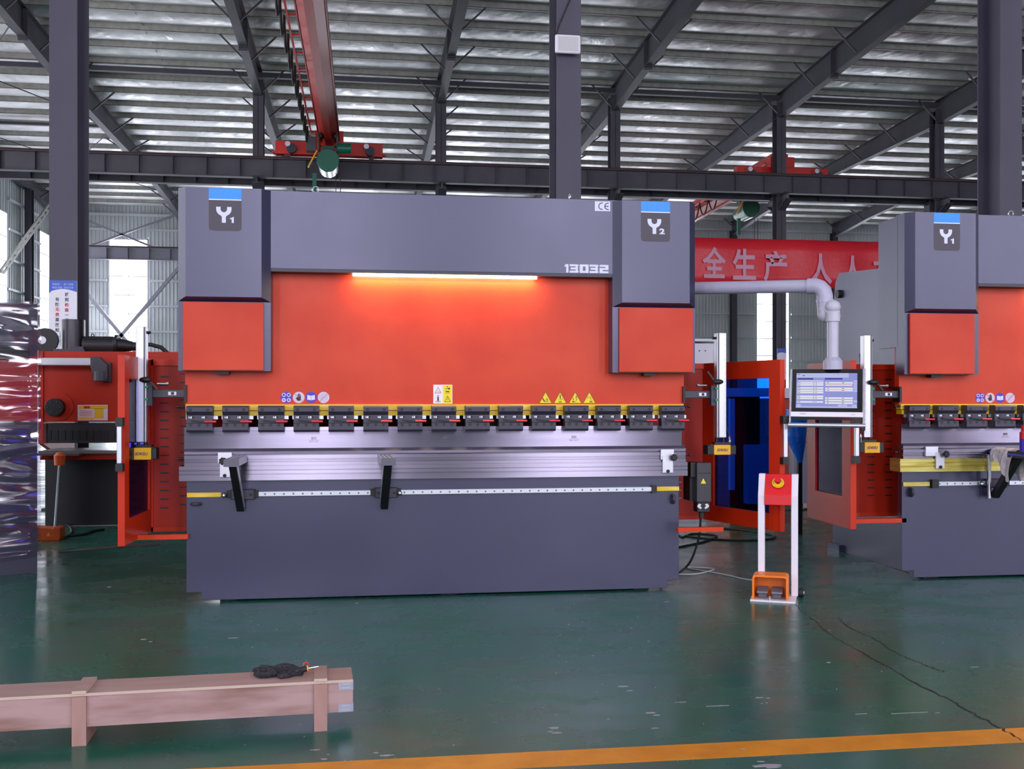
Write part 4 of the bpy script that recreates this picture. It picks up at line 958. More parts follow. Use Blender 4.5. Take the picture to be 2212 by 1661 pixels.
# ------------------------------------------------------------------ support arms on the apron
def support(ox, oy, x, label, ang=0.0, style=0, side=1, L=.46):
    zt = .925; t = thing('sheet_support', label, 'support arm', (ox+x, oy-.02, .62), rz=ang)
    # local: origin at the rail, arm points to -y; z relative to .62
    top = zt-.62; w_ = .084
    ar = MB().box(-w_/2, w_/2, -L, -.03, top-.042, top).build('arm_profile', (M_ALU if not style else M_BLACK), t, bevel=.002)
    mb = MB()
    for dx in (-.026, 0, .026): mb.box(dx-.004, dx+.004, -L+.002, -.03, top, top+.0006)
    mb.build('profile_slots', mat('slot_blue_grey', (84, 92, 128), .4, metal=.4), ar)
    if style: MB().box(-w_/2-.002, -w_/2, -L, -.03, top-.026, top-.013).box(w_/2, w_/2+.002, -L, -.03, top-.026, top-.013).build('blue_strip', mat('blue_strip', (24, 70, 200), .4), ar)
    MB().box(-w_/2-.001, w_/2+.001, -L-.012, -L, top-.043, top+.001).build('end_cap', mat('end_cap_grey', (92, 90, 104), .45), ar)
    # diagonal gusset
    zb = .585-.62
    LT = min(L, .46)
    MB().prism([(-LT+.03, top-.042), (-LT+.12, top-.042), (.0, zb+.02), (.0, zb), (-.045, zb-.01)], 'x', -.020, .024).build('gusset', M_BLACK, t, bevel=.002)
    if not style: MB().prism([(-LT+.036, top-.046), (-LT+.114, top-.046), (-.006, zb+.03), (-.04, zb)], 'x', side*.024, side*.024+side*.003).build('gusset_plate', M_ALU, t)
    cz = zg_main-.62
    MB().box(-.06, .09, -.02, .015, cz-.032, cz+.032).box(-.085, .11, -.012, .012, cz-.02, cz+.024).build('carriage_block', M_BLACK, t, bevel=.003)
    MB().box(-.05, .08, -.028, -.018, cz-.028, cz+.028).build('carriage_plate', M_BLACKOX, t)
    mb = MB()
    for dx in (-.035, .065): mb.cyl((dx, -.033, cz), (dx, -.027, cz), .008, 10)
    mb.split('bolt', M_STEELD, t)
    s = -1 if side > 0 else 1
    MB().sphere((s*.098, -.04, cz-.002), .017, 12, 8).cyl((s*.098, -.04, cz), (s*.098, -.0, cz), .008, 8).build('knob', M_CHROME, t, smooth=True)
    if style: MB().cyl((-.05, -.05, zb-.01), (-.05, -.05, top-.042), .014, 14).build('support_post', M_CHROME, t, smooth=True)
    return t
zg_main = fz(404, 1069, -.01)
support(X0, Y0, fx(522, -.02)-.005, 'left silver sheet support arm on the front of the central press', side=1)
support(X0, Y0, fx(829, -.02)-.0, 'middle silver sheet support arm on the front of the central press', ang=math.radians(2.5), side=-1)
sp = support(X2, Y2, 4.455-X2, 'black sheet support arm with blue stripe holding a rag and a spray can', ang=math.radians(-11), style=1, L=.85)
# rag draped over the black arm
def draped(name, c, label):
    me = MB(); nu, nv = 26, 18; vs = []; fs = []
    for i in range(nu+1):
        u = i/nu                                      # across the arm: left hang -> over -> right hang
        for j in range(nv+1):
            v = j/nv; along = (v-.5)*.26
            s = (u-.5)*.50
            wob = .010*math.sin(v*17+u*5)+.007*math.sin(v*31+2)
            if abs(s) < .05: x = s; z = .012+.006*math.sin(v*14)
            else:
                sg = 1 if s > 0 else -1; hang = abs(s)-.05; hang *= (.75+.35*math.sin(v*4.1+(0 if sg > 0 else 1.3)))
                x = sg*(.052+wob+.10*hang); z = .006-hang
                along *= (1-.9*hang)
            vs.append((c[0]+x, c[1]+along+.02*math.sin(u*9), c[2]+z))
    for i in range(nu):
        for j in range(nv): fs.append((i*(nv+1)+j, (i+1)*(nv+1)+j, (i+1)*(nv+1)+j+1, i*(nv+1)+j+1))
    o = me.add(vs, fs).build(name, mat('rag_cotton', (206, 198, 202), .9, c2=(150, 144, 150), nscale=14, nmix=(.5, .8), bump=.4, bscale=60), smooth=True)
    s = o.modifiers.new('s', 'SOLIDIFY'); s.thickness = .004; s2 = o.modifiers.new('u', 'SUBSURF'); s2.levels = s2.render_levels = 1
    return tag(o, label, 'rag')
ax = sp.matrix_basis if False else None
def arm_pt(t, a):      # point on top of a support arm at distance a from its rail
    r = t.rotation_euler[2]; return (t.location.x+math.sin(r)*a, t.location.y-math.cos(r)*a, .926)
q = arm_pt(sp, .27); draped('rag', q, 'white cotton rag draped over the black support arm of the second press')
q = arm_pt(sp, .47); can = thing('spray_can', 'red and blue spray can standing on the black support arm', 'spray can', (q[0]+.015, q[1], .9265))
MB().cyl((0, 0, 0), (0, 0, .13), .033, 28).build('can_body', mat('can_blue', (64, 40, 168), .3), can, smooth=True)
MB().cyl((0, 0, .088), (0, 0, .13), .0334, 28).build('red_band', mat('can_red', (206, 24, 30), .3), can, smooth=True)
MB().cyl((0, 0, .13), (0, 0, .14), .033, 28, r2=.024).build('can_shoulder', M_CHROME, can, smooth=True)
MB().cyl((0, 0, .14), (0, 0, .178), .023, 24).build('spray_cap', M_RED, can, smooth=True)
mb = MB(); mb.plate(-.004, .02, .040, .045, -.0335, .001).plate(-.004, .02, .055, .068, -.0335, .001).plate(-.022, -.02, .01, .085, -.031, .001); mb.build('can_print', M_LETTER, can)

# ------------------------------------------------------------------ pendant arm and control screen
pa = thing('control_pendant', 'grey pipe arm carrying the control screen right of the central press', 'machine control', (2.1, 6.9, 2.0))
A_ = P(1480, 623, 6.95); B_ = P(1752, 618, 6.42)
MB().cyl(A_, B_, .043, 24).build('arm_tube', M_TUBE, pa, world=True, smooth=True)
d = (B_-A_).normalized(); e = P(1778, 655, 6.42)
el = MB(); pts = [B_-d*.02, B_+d*.03, B_+d*.06+Vector((0, 0, -.012)), B_+d*.082+Vector((0, 0, -.035)), B_+d*.09+Vector((0, 0, -.07)), B_+d*.09+Vector((0, 0, -.10))]
el.tube(pts, [.052, .052, .052, .052, .052, .05], 20); el.build('elbow', M_TUBE, pa, world=True, smooth=True)
c1 = B_+d*.09+Vector((0, 0, -.10))
MB().cyl(c1+Vector((0, 0, .012)), c1-Vector((0, 0, .012)), .055, 24).cyl(c1-Vector((0, 0, .012)), c1-Vector((0, 0, .04)), .052, 24).build('swivel_ring', M_TUBE, pa, world=True, smooth=True)
zv = P(1799, 690, 6.3); VX, VY = zv.x, zv.y
c2 = c1-Vector((0, 0, .04)); lo = Vector((c2.x, c2.y, c2.z-.075))
el = MB(); el.tube([c2, c2-Vector((0, 0, .03)), c2-Vector((-.01, 0, .055)), Vector((c2.x+.045, (c2.y+VY)/2, c2.z-.05)), Vector((VX-.01, VY, c2.z-.01)), Vector((VX, VY, c2.z-.04)), Vector((VX, VY, c2.z-.10))], [.05, .05, .05, .048, .048, .046, .046], 20)
el.sphere((VX, VY, c2.z-.005), .05, 20, 14, (1, 1, .95)); el.sphere((c2.x+.0, c2.y, c2.z-.045), .05, 18, 12, (1, 1, 1.1)); el.build('elbow', M_LGREY, pa, world=True, smooth=True)
zm = P(1799, 795, 6.3).z
MB().cyl((VX, VY, zm), (VX, VY, c2.z-.09), .037, 24).build('drop_tube', mat('wrapped_tube', (180, 176, 194), .22, bump=.5, bscale=45, bdist=.004), pa, world=True, smooth=True)
MB().cyl((VX, VY, zm-.01), (VX, VY, zm+.045), .061, 28).cyl((VX, VY, zm+.045), (VX, VY, zm+.07), .061, 28, r2=.042).build('mounting_collar', M_TUBE, pa, world=True, smooth=True)
# the screen: tilted back, seen slightly from its left
scr = thing('control_screen', 'silver framed touch control screen with grab bar hanging from the grey pipe', 'screen', (0, 0, 0))
tl, tr = P(1714, 797.5, 6.40), P(1868, 796, 6.20); bl, br = P(1705, 899, 6.31), P(1861, 902, 6.11)
cen = (tl+tr+bl+br)/4; W_ = ((tr-tl).length+(br-bl).length)/2; H_ = ((tl-bl).length+(tr-br).length)/2
ux = ((tr-tl)+(br-bl)).normalized(); uz = ((tl-bl)+(tr-br)); uz = (uz-ux*uz.dot(ux)).normalized(); uy = uz.cross(ux)
R_ = Matrix((ux, uy, uz)).transposed(); scr.location = cen; scr.rotation_euler = R_.to_euler()
W2, H2 = W_/2, H_/2
MB().box(-W2, W2, .0, .065, -H2, H2).build('housing', M_ALU, scr, bevel=.004)
MB().box(W2-.002, W2+.014, -.003, .065, -H2-.07, H2+.001).box(-W2-.010, -W2+.001, -.003, .065, -H2-.07, H2+.001).split('side_plate', mat('side_plate_silver', (206, 202, 212), .25, metal=.9), scr, bevel=.002)
MB().box(-W2+.004, W2-.004, -.003, .001, -H2+.034, H2-.003).build('black_bezel', mat('bezel_black', (12, 11, 16), .15), scr)
MB().box(-W2, W2, -.004, .0, -H2, -H2+.032).build('front_strip', mat('strip_silver', (232, 226, 236), .35, metal=.3), scr)
mb = MB(); put_text(mb, 'Delem', .02, -W2+.075, -.0045, -H2+.020, shear=.3, height=.010); put_text(mb, 'DA-58T', .02, W2-.06, -.0045, -H2+.016, height=.006); mb.build('strip_lettering', mat('letter_grey', (150, 148, 156), .5), scr)
sx0, sx1, sz0, sz1 = -W2+.030, W2-.036, -H2+.060, H2-.032; SW, SH = sx1-sx0, sz1-sz0
EM = lambda n, c, s=1.0: mat(n, (10, 10, 14), .3, emit=c, es=s)
MB().plate(sx0, sx1, sz0, sz1, -.003, .001).build('display', EM('lit_lilac', (146, 152, 222), .85), scr)
def rect(mb, a, b, c, d, y=-.0042): mb.plate(sx0+a*SW, sx0+c*SW, sz0+b*SH, sz0+d*SH, y, .0004)
mb = MB(); rect(mb, 0, .87, .86, 1); rect(mb, 0, 0, 1, .04); rect(mb, .01, .02, .08, .10)
for a in (.69, .77, .92): rect(mb, a, .02, a+.07, .10)
for k in range(5): rect(mb, .94, .74-.07*k, 1.0, .79-.07*k)
rect(mb, .94, .16, 1, .22); mb.build('menu_bars', EM('lit_pale', (180, 184, 232), .95), scr)
mb = MB()
for z in (.72, .66, .57, .50, .44, .33, .27, .17): rect(mb, .02, z-.025, .45, z+.022)
rect(mb, .03, .765, .45, .785)
for z in (.72, .56, .50, .28, .21, .14): rect(mb, .48, z-.024, .93, z+.024)
mb.build('field_rows', EM('lit_white', (222, 220, 228), 1.0), scr)
mb = MB(); rect(mb, .48, .632, .92, .675); mb.build('selected_row', EM('lit_cream', (232, 208, 190), 1.0), scr)
mb = MB(); rect(mb, .02, .815, .28, .86); rect(mb, .47, .815, .76, .86); mb.build('title_bars', EM('lit_indigo', (58, 44, 150), .8), scr)
mb = MB()
for z in (.72, .66, .57, .50, .44, .33, .27, .17):
    rect(mb, .03, z-.008, .07, z+.008, -.005); rect(mb, .28, z-.008, .30, z+.008, -.005); rect(mb, .32, z-.008, .34, z+.008, -.005)
for z in (.72, .56, .50, .28, .21, .14): rect(mb, .51, z-.008, .54, z+.008, -.005); rect(mb, .75, z-.008, .79, z+.008, -.005)
rect(mb, .01, .955, .06, .975, -.005); rect(mb, .685, .96, .695, .985, -.005); mb.build('field_values', EM('lit_grey', (120, 120, 150), .7), scr)
mb = MB(); rect(mb, .10, .915, .14, .945, -.005); mb.build('status_green', EM('lit_green', (50, 150, 90), .9), scr)
mb = MB(); rect(mb, .145, .92, .27, .94, -.005); mb.build('status_lime', EM('lit_lime', (160, 206, 150), .9), scr)
MB().cyl((-W2-.012, -.035, -H2-.068), (W2+.014, -.035, -H2-.068), .0135, 18).build('grab_bar', M_ALU, scr, smooth=True)
MB().box(-W2-.01, -W2, -.036, .02, -H2-.08, -H2-.055).box(W2, W2+.014, -.036, .02, -H2-.08, -H2-.055).split('bar_bracket', M_ALU, scr)

# ------------------------------------------------------------------ foot switch stand
a, b, c = G(1620, 1299), G(1706, 1304), G(1719, 1288)
yaw = math.atan2(b.y-a.y, b.x-a.x); wdt = (b-a).length
fs_ = thing('foot_switch_stand', 'white stand with red emergency stop top and orange foot pedal box', 'foot switch', (a.x, a.y, 0), rz=yaw)
D_ = .27
MB().box(0, wdt+.035, 0, D_, .0, .012).build('base_plate', M_WHITE, fs_, bevel=.002)
zt = .79; wu = .042
for x in (.035, wdt-.0):
    MB().prism([(D_-.075, .012), (D_-.015, .012), (D_-.015, .64), (D_+.07, .775), (D_+.07, .79), (D_+.01, .79), (D_-.075, .655)], 'x', x, x+wu).build('upright', M_WHITE, fs_, bevel=.004)
xa, xb = .035+wu, wdt
MB().prism([(D_-.085, .595), (D_-.05, .595), (D_-.05, .635), (D_+.04, .785), (D_+.01, .79), (D_-.08, .665), (D_-.085, .655)], 'x', xa-.001, xb+.001).build('stop_panel', mat('panel_red', (216, 24, 34), .35), fs_, bevel=.004)
cx, cy, cz = (xa+xb)/2, D_-.035, .735; nrm = Vector((0, -.80, .60))
cc = Vector((cx, cy-.006, cz+.0)); MB().cyl(cc, cc+nrm*.006, .038, 28).build('stop_ring', M_YSTK, fs_)
mb = MB()
for k in range(18):
    an = 2*math.pi*k/18; u = Vector((1, 0, 0)); v = nrm.cross(u)
    if k % 6 < 5: p = cc+nrm*.0065+u*math.cos(an)*.030+v*math.sin(an)*.030; mb.cyl(p, p+nrm*.0006, .0028, 6)
mb.build('ring_lettering', M_INK, fs_)
MB().cyl(cc+nrm*.006, cc+nrm*.03, .014, 20).cyl(cc+nrm*.03, cc+nrm*.045, .022, 24, r2=.019).build('stop_button', M_RED, fs_, smooth=True)
# pedal hood: open-front shell
M_OR3 = mat('pedal_orange', (240, 124, 24), .45)
mb = MB(); pz, px0_, px1_ = .155, .012, wdt-.012
mb.box(px0_, px0_+.012, .015, D_-.08, .012, pz-.01).box(px1_-.012, px1_, .015, D_-.08, .012, pz-.01).box(px0_, px1_, D_-.09, D_-.08, .012, pz-.01)
mb.prism([(px0_, pz-.012), (px0_+.012, pz-.012), (px0_+.02, pz-.004), (px1_-.02, pz-.004), (px1_-.012, pz-.012), (px1_, pz-.012), (px1_-.004, pz+.002), (px1_-.018, pz+.008), (px0_+.018, pz+.008), (px0_+.004, pz+.002)], 'y', .03, D_-.08)
mb.build('pedal_hood', M_OR3, fs_, bevel=.002)
for x in (wdt*.30, wdt*.67):
    p = MB().prism([(.03, .05), (.13, .072), (.13, .082), (.03, .060)], 'x', x-.034, x+.034).build('pedal', mat('pedal_grey', (128, 124, 136), .45, metal=.3), fs_, bevel=.003)
    MB().box(x-.026, x+.026, .06, .15, .014, .058).build('pedal_base', mat('pedal_base_grey', (92, 90, 98), .5), fs_, bevel=.003)
MB().box(wdt*.5-.002, wdt*.5+.002, .0, .03, .012, .035).build('divider', M_WHITE, fs_)
MB().cyl((wdt+.045, D_-.02, .028), (wdt+.075, D_-.02, .028), .028, 24).build('wheel', M_BLACK2, fs_, bevel=.003)
MB().cyl((wdt+.03, D_-.02, .028), (wdt+.08, D_-.02, .028), .010, 14).build('wheel_hub', M_WHITE, fs_)

# ------------------------------------------------------------------ cables on the floor
def cable(name, label, pts, r, m, z=None):
    ps = []
    P_ = [G(a_, b_, r) if len(p) == 2 else Vector(p) for p in pts for a_, b_ in [(p[0], p[1])]]
    n = len(P_)
    for i in range(n-1):
        p0, p1, p2, p3 = P_[max(i-1, 0)], P_[i], P_[i+1], P_[min(i+2, n-1)]
        for k in range(6):
            t = k/6; ps.append(.5*((2*p1)+(p2-p0)*t+(2*p0-5*p1+4*p2-p3)*t*t+(3*p1-p0-3*p2+p3)*t**3))
    ps.append(P_[-1]); o = MB().tube(ps, r, 8).build(name, m, smooth=True); return tag(o, label, 'cable')
cable('floor_cable', 'white cable looping on the floor between the press and the foot switch stand', [(1455, 1240), (1500, 1240), (1530, 1234), (1542, 1229), (1520, 1226), (1480, 1225), (1490, 1228), (1560, 1240), (1605, 1250), (1630, 1254)], .005, mat('cable_white', (196, 190, 196), .4))
xg = X0+fx(1516, 0)
cable('floor_cable', 'black cable dropping from the press motor and coiling on the floor', [(xg, 6.66, CAMH-(1118-HOR)*6.7/FPX), (xg-.005, 6.70, .32), (xg-.06, 6.8, .12), (xg-.2, 6.95, .03), (1462, 1161), (1475, 1160), (1495, 1153), (1530, 1154), (1549, 1158), (1520, 1170), (1462, 1182)], .008, M_BLACK2)
cable('floor_cable', 'black cable in a wide loop on the floor under the blue window door', [(1462, 1140), (1500, 1141), (1560, 1141), (1620, 1147), (1670, 1156), (1668, 1163), (1620, 1167), (1550, 1165), (1500, 1160), (1480, 1157)], .008, M_BLACK2)
cable('floor_cable', 'thin black cable running from under the guard towards the second press', [(1692, 1100), (1720, 1103), (1745, 1098), (1765, 1085), (1780, 1082)], .008, M_BLACK2)

# ------------------------------------------------------------------ wooden crate with glove and screwdriver
M_PLY = mat('plywood_pink', (172, 140, 138), .6, c2=(134, 98, 88), nscale=5, nmix=(.42, .66), stretch=(.45, 1, 2.4), bump=.15, bscale=30, bdist=.002)
M_PLYS = mat('plywood_strap', (168, 130, 122), .6, c2=(150, 112, 100), nscale=6, stretch=(3, 1, .6))
M_PLYT = mat('plywood_top', (170, 138, 134), .6, c2=(146, 114, 108), nscale=3, stretch=(.5, 2, 1))
def plyedge():
    m = bpy.data.materials.new('plywood_edge'); m.use_nodes = True; nt = m.node_tree; b_ = nt.nodes['Principled BSDF']; b_.inputs['Roughness'].default_value = .6
    tc = nt.nodes.new('ShaderNodeTexCoord'); wv = nt.nodes.new('ShaderNodeTexWave'); wv.bands_direction = 'Z'; wv.inputs['Scale'].default_value = 60; wv.inputs['Distortion'].default_value = .6
    mx = nt.nodes.new('ShaderNodeMix'); mx.data_type = 'RGBA'; mx.inputs[6].default_value = (*s2l((196, 184, 172)), 1); mx.inputs[7].default_value = (*s2l((190, 160, 140)), 1)
    nt.links.new(tc.outputs['Object'], wv.inputs[0]); nt.links.new(wv.outputs['Fac'], mx.inputs[0]); nt.links.new(mx.outputs[2], b_.inputs['Base Color']); return m
M_PE = plyedge()
a, b = G(158, 1612), G(707, 1578.5); ang = math.atan2(b.y-a.y, b.x-a.x)
cr = thing('wooden_crate', 'long plywood crate on two feet on the green floor', 'crate', (b.x, b.y, 0), rz=ang)
z0, z1, tl_, dp = .066, .180, .011, .185; xe = .098; xs = -2.2
MB().box(xs, xe, .010, dp, z0, z1).build('crate_body', M_PLY, cr)
MB().box(xs, xe, .006, dp+.004, z1+.0005, z1+tl_-.0005).build('lid_edge', M_PE, cr)
MB().box(xs, xe, .0065, dp+.0035, z1+tl_-.0008, z1+tl_+.0004).build('lid', M_PLYT, cr)
for x0_, x1_ in ((-.050, 0), (-.050-.873, -.873), (-2.0, -1.95)):
    MB().box(x0_, x1_, -.002, .0095, 0, z1).build('front_strap', M_PLYS, cr)
    MB().box(x0_, x1_, .0095, dp, 0, z0-.0005).build('foot', M_PLYS, cr)
    MB().box(x0_, x1_, -.002, dp+.008, z1+tl_+.0005, z1+tl_+.011).build('top_strap_edge', M_PE, cr)
    MB().box(x0_+.0004, x1_-.0004, -.0016, dp+.0076, z1+tl_+.0105, z1+tl_+.0118).build('top_strap', M_PLYT, cr)
for zc in (z0+.016, z1-.014):
    p = MB().box(xe-.056, xe+.001, .008, .011, zc-.016, zc+.015).box(xe, xe+.0015, .008, .04, zc-.016, zc+.015).build('corner_bracket', mat('zinc_plate', (176, 178, 196), .3, metal=.6), cr)
    MB().box(xe-.042, xe-.012, .0065, .008, zc+.006, zc+.0095).box(xe-.042, xe-.012, .0065, .008, zc-.0095, zc-.006).split('bracket_rib', M_ALU, p)
mb = MB()
ztop = z1+tl_+.0004
def crp(px, py, z):       # pixel on the crate top plane
    return G(px, py, z)
gl = thing('work_glove', 'crumpled dark knitted work glove lying on the crate lid', 'glove', tuple(crp(610, 1462, ztop)))
M_GLOVE = mat('glove_knit', (34, 31, 37), .95, c2=(56, 53, 60), nscale=60, nmix=(.45, .6), stretch=(1, 3, 1), bump=.8, bscale=140, bdist=.003)
g = lambda px, py, h=.012: crp(px, py, ztop)+Vector((0, 0, h))
pal = MB()
pal.tube([g(584, 1460), g(596, 1457, .016), g(612, 1455, .019), g(628, 1455, .018), g(642, 1458, .015), g(652, 1460, .012)], [.015, .020, .023, .021, .018, .014], 14)
for pts, r in (([g(598, 1461), g(580, 1464), g(562, 1465), g(551, 1462)], [.012, .0125, .0125, .009]), ([g(600, 1455, .014), g(585, 1452, .014), g(572, 1449, .013), g(563, 1447, .012)], [.012, .012, .0115, .008]),
               ([g(596, 1462, .018), g(578, 1458, .02), g(560, 1457, .019), g(547, 1455, .014)], [.010, .011, .011, .008]), ([g(640, 1459), g(622, 1464), g(608, 1466), g(600, 1466)], [.012, .0125, .0125, .009])):
    pal.tube(pts, r, 12)
o = pal.build('knit_glove', M_GLOVE, gl, world=True, smooth=True)
rm_ = o.modifiers.new('r', 'REMESH'); rm_.mode = 'VOXEL'; rm_.voxel_size = .0022; rm_.use_smooth_shade = True
tx = bpy.data.textures.new('knit', 'CLOUDS'); tx.noise_scale = .008; dm = o.modifiers.new('d', 'DISPLACE'); dm.texture = tx; dm.strength = .005; dm.texture_coords = 'LOCAL'
sd = thing('screwdriver', 'black and yellow screwdriver beside the glove on the crate', 'screwdriver', tuple(crp(660, 1461, ztop)))
h0, h1, h2 = g(632, 1460, .015), g(664, 1458, .026), g(688, 1457, .032)
MB().tube([h0, h0.lerp(h1, .25), h0.lerp(h1, .6), h0.lerp(h1, .85), h1], [.009, .0125, .0105, .012, .010], 14).build('handle', M_BLACK2, sd, world=True, smooth=True)
MB().cyl(h1-(h2-h1).normalized()*.001, h1+(h2-h1).normalized()*.004, .012, 16).build('yellow_collar', mat('collar_yellow', (240, 160, 10), .4), sd, world=True)
MB().cyl(h1, h2, .0034, 10).build('blade', M_CHROME, sd, world=True, smooth=True)
MB().torus(g(661, 1447, .020), .010, .0022, 'y', 18, 6).build('red_tag', mat('tag_orange_red', (224, 60, 24), .5), sd, world=True, smooth=True)
ws = MB().box(-.008, .008, -.001, .001, 0, .002).build('wood_shaving', M_PLYS); c_ = crp(750, 1450, ztop); ws.location = c_; ws.rotation_euler = (0, 0, -.5)
tag(ws, 'tiny reddish shaving on the right end of the crate lid', 'shaving')

# ------------------------------------------------------------------ guillotine shear behind, at left
SY = 10.8
sh = thing('shearing_machine', 'orange shearing machine with black motor and cylinder on top at left', 'machine', (-3.2, SY, 0))
def q3(px, py, Y=SY): return P(px, py, Y)
xl, xr_ = q3(84, 800).x, q3(440, 800).x; zt_, zc_ = q3(200, 759).z, q3(200, 911).z
M_SH = mat('shear_orange', (190, 40, 8), .4, c2=(176, 34, 8), nscale=2, spec=.3)
MB().box(xl+.03, xr_, SY, SY+.25, zc_, zt_).build('front_cover', M_SH, sh, world=True, bevel=.004)
zlow = q3(84, 958).z
MB().prism([(SY-.02, zlow), (SY+1.1, zlow-.3), (SY+1.1, zt_), (SY-.02, zt_)], 'x', xl, xl+.045).prism([(SY+.26, .2), (SY+1.1, .0), (SY+1.1, zt_), (SY+.26, zt_)], 'x', xr_-.045, xr_).build('side_frame', M_SH, sh, world=True)
MB().box(xl, xr_, SY+.25, SY+1.0, zt_-.03, zt_).build('top_plate', M_SH, sh, world=True)
za, zb2 = q3(200, 914).z, q3(200, 957).z
MB().box(xl+.06, xr_, SY+.04, SY+.2, zb2, za).build('blade_guard', mat('guard_dark', (38, 36, 42), .5), sh, world=True)
mb = MB(); x = q3(104, 930).x
while x < q3(255, 930).x: mb.box(x-.022, x+.018, SY+.03, SY+.045, q3(0, 952).z*0+zb2+.03, za-.07); x += .068
mb.build('hold_down', M_BLACK, sh, world=True)
MB().box(xl+.10, xr_, SY-.35, SY+.3, zb2-.09, zb2-.06).build('work_table', mat('table_steel', (150, 148, 152), .3, metal=.7), sh, world=True)
MB().box(xl+.10, xr_, SY-.30, SY+.3, zb2-.15, zb2-.095).build('table_edge', M_SH, sh, world=True)
MB().box(q3(90, 980).x, q3(200, 980).x, SY-.5, SY-.35, zb2-.10, zb2-.08).build('support_plate', mat('worn_plate', (92, 84, 80), .5, metal=.3), sh, world=True)
MB().box(xl+.03, xr_, SY+.1, SY+1.0, .0, zb2-.15).build('bed', mat('bed_black', (30, 29, 36), .45), sh, world=True)
kx = q3(123, 880); MB().cyl((kx.x, SY-.10, kx.z), (kx.x, SY, kx.z), .09, 28).build('hand_wheel', M_BLACK, sh, world=True, bevel=.006)
MB().cyl((kx.x+.02, SY-.015, kx.z+.01), (kx.x+.02, SY, kx.z+.01), .14, 28).build('wheel_boss', M_SH, sh, world=True)
mb = MB()
for k in range(6): an = k*math.pi/3; mb.sphere((kx.x+.06*math.cos(an), SY-.10, kx.z+.06*math.sin(an)), .01, 8, 5)
mb.split('bolt', M_BLACKOX, sh, world=True)
l0, l1, lz0, lz1 = q3(168, 0).x, q3(233, 0).x, q3(200, 908).z, q3(200, 874.5).z
MB().plate(l0, l1, lz0, lz1, SY-.002, .002).build('label_plate', mat('label_pale', (214, 190, 200), .5), sh, world=True)
MB().plate(l0+.01, l1-.01, lz1-.04, lz1-.008, SY-.004, .001).plate(l0+.01, l0+.15, lz0+.01, lz0+.03, SY-.004, .001).plate(l1-.13, l1-.04, lz0+.02, lz0+.12, SY-.004, .001).build('label_yellow', mat('label_ochre', (226, 170, 20), .5), sh, world=True)
mb = MB()
for k in range(6): mb.plate(l0+.02, l0+.14, lz0+.045+k*.010, lz0+.048+k*.010, SY-.004, .001)
mb.plate(l0+.06, l0+.12, lz1-.036, lz1-.012, SY-.005, .001).build('label_print', M_INKR, sh, world=True)
t0, t1 = q3(60, 784, SY-.12), q3(198, 782, SY-.12)
MB().box(t0.x, t1.x, SY-.16, SY-.08, t1.z-.04, t1.z+.04).build('pendant_arm', M_ALU, sh, world=True, bevel=.01)
e0 = q3(215, 797, SY-.12)
MB().prism([(t1.x, t1.z-.05), (t1.x, t1.z+.05), (t1.x+.08, t1.z+.05), (t1.x+.16, t1.z-.03), (t1.x+.16, t1.z-.17), (t1.x+.02, t1.z-.12)], 'y', SY-.17, SY-.07).cyl((t1.x+.09, SY-.12, t1.z-.19), (t1.x+.09, SY-.12, t1.z-.09), .075, 20).box(t1.x+.10, t1.x+.17, SY-.08, SY-.0, t1.z-.20, t1.z-.0).build('arm_joint', mat('joint_grey', (64, 62, 72), .45), sh, world=True, bevel=.006)
cyl = q3(158, 750, SY+.4); MB().cyl((cyl.x, SY+.4, zt_), (cyl.x, SY+.4, q3(158, 691, SY+.4).z), .117, 32).build('hydraulic_cylinder', mat('dark_turned_steel', (64, 62, 66), .3, metal=.9, stretch=(20, 20, .5), bump=.2, bscale=30, bdist=.002), sh, world=True, smooth=True)
MB().box(cyl.x-.16, cyl.x+.15, SY+.25, SY+.55, zt_, zt_+.035).box(cyl.x+.02, cyl.x+.14, SY+.25, SY+.4, zt_+.035, zt_+.06).build('cylinder_flange', M_BLACKOX, sh, world=True)
m0, m1 = q3(181, 742, SY+.4), q3(252, 742, SY+.4); rm2 = .082; zmz = zt_+.085
mo = MB().cyl((m0.x, SY+.4, zmz), (m1.x, SY+.4, zmz), rm2, 28).build('pump_motor', mat('motor_charcoal', (50, 49, 54), .5), sh, world=True, smooth=True)
mb = MB()
for k in range(28):
    an = 2*math.pi*k/28; c_, s_ = math.cos(an), math.sin(an); mb.bar((m0.x+.01, SY+.4+c_*(rm2+.004), zmz+s_*(rm2+.004)), (m1.x-.03, SY+.4+c_*(rm2+.004), zmz+s_*(rm2+.004)), .003, .012, up=(0, c_, s_))
mb.build('cooling_fins', MATS['motor_charcoal'], mo, world=False) if False else mb.build('cooling_fins', MATS['motor_charcoal'], sh, world=True)
MB().cyl((m1.x-.01, SY+.4, zmz+.01), (m1.x+.02, SY+.4, zmz+.01), .10, 28).cyl((m1.x+.02, SY+.4, zmz), (m1.x+.16, SY+.4, zmz-.01), .075, 24, r2=.05).cyl((m1.x+.16, SY+.4, zmz-.01), (m1.x+.24, SY+.4, zmz-.01), .045, 18).build('pump_housing', M_BLACK, sh, world=True, smooth=True)
MB().torus((m1.x-.24, SY+.4, zmz+rm2+.02), .014, .005, 'y', 14, 6).build('lifting_eye', M_BLACK, sh, world=True)
MB().tube([(m1.x+.24, SY+.4, zmz), (m1.x+.34, SY+.4, zmz+.01), (m1.x+.45, SY+.4, zmz-.02), (m1.x+.52, SY+.4, zt_)], .022, 10).build('hydraulic_hose', M_BLACK2, sh, world=True, smooth=True)
dk = q3(99, 735, SY+.3); MB().cyl((dk.x, SY+.28, dk.z), (dk.x, SY+.32, dk.z), .125, 32).build('lifting_disc', M_BLACK, sh, world=True)
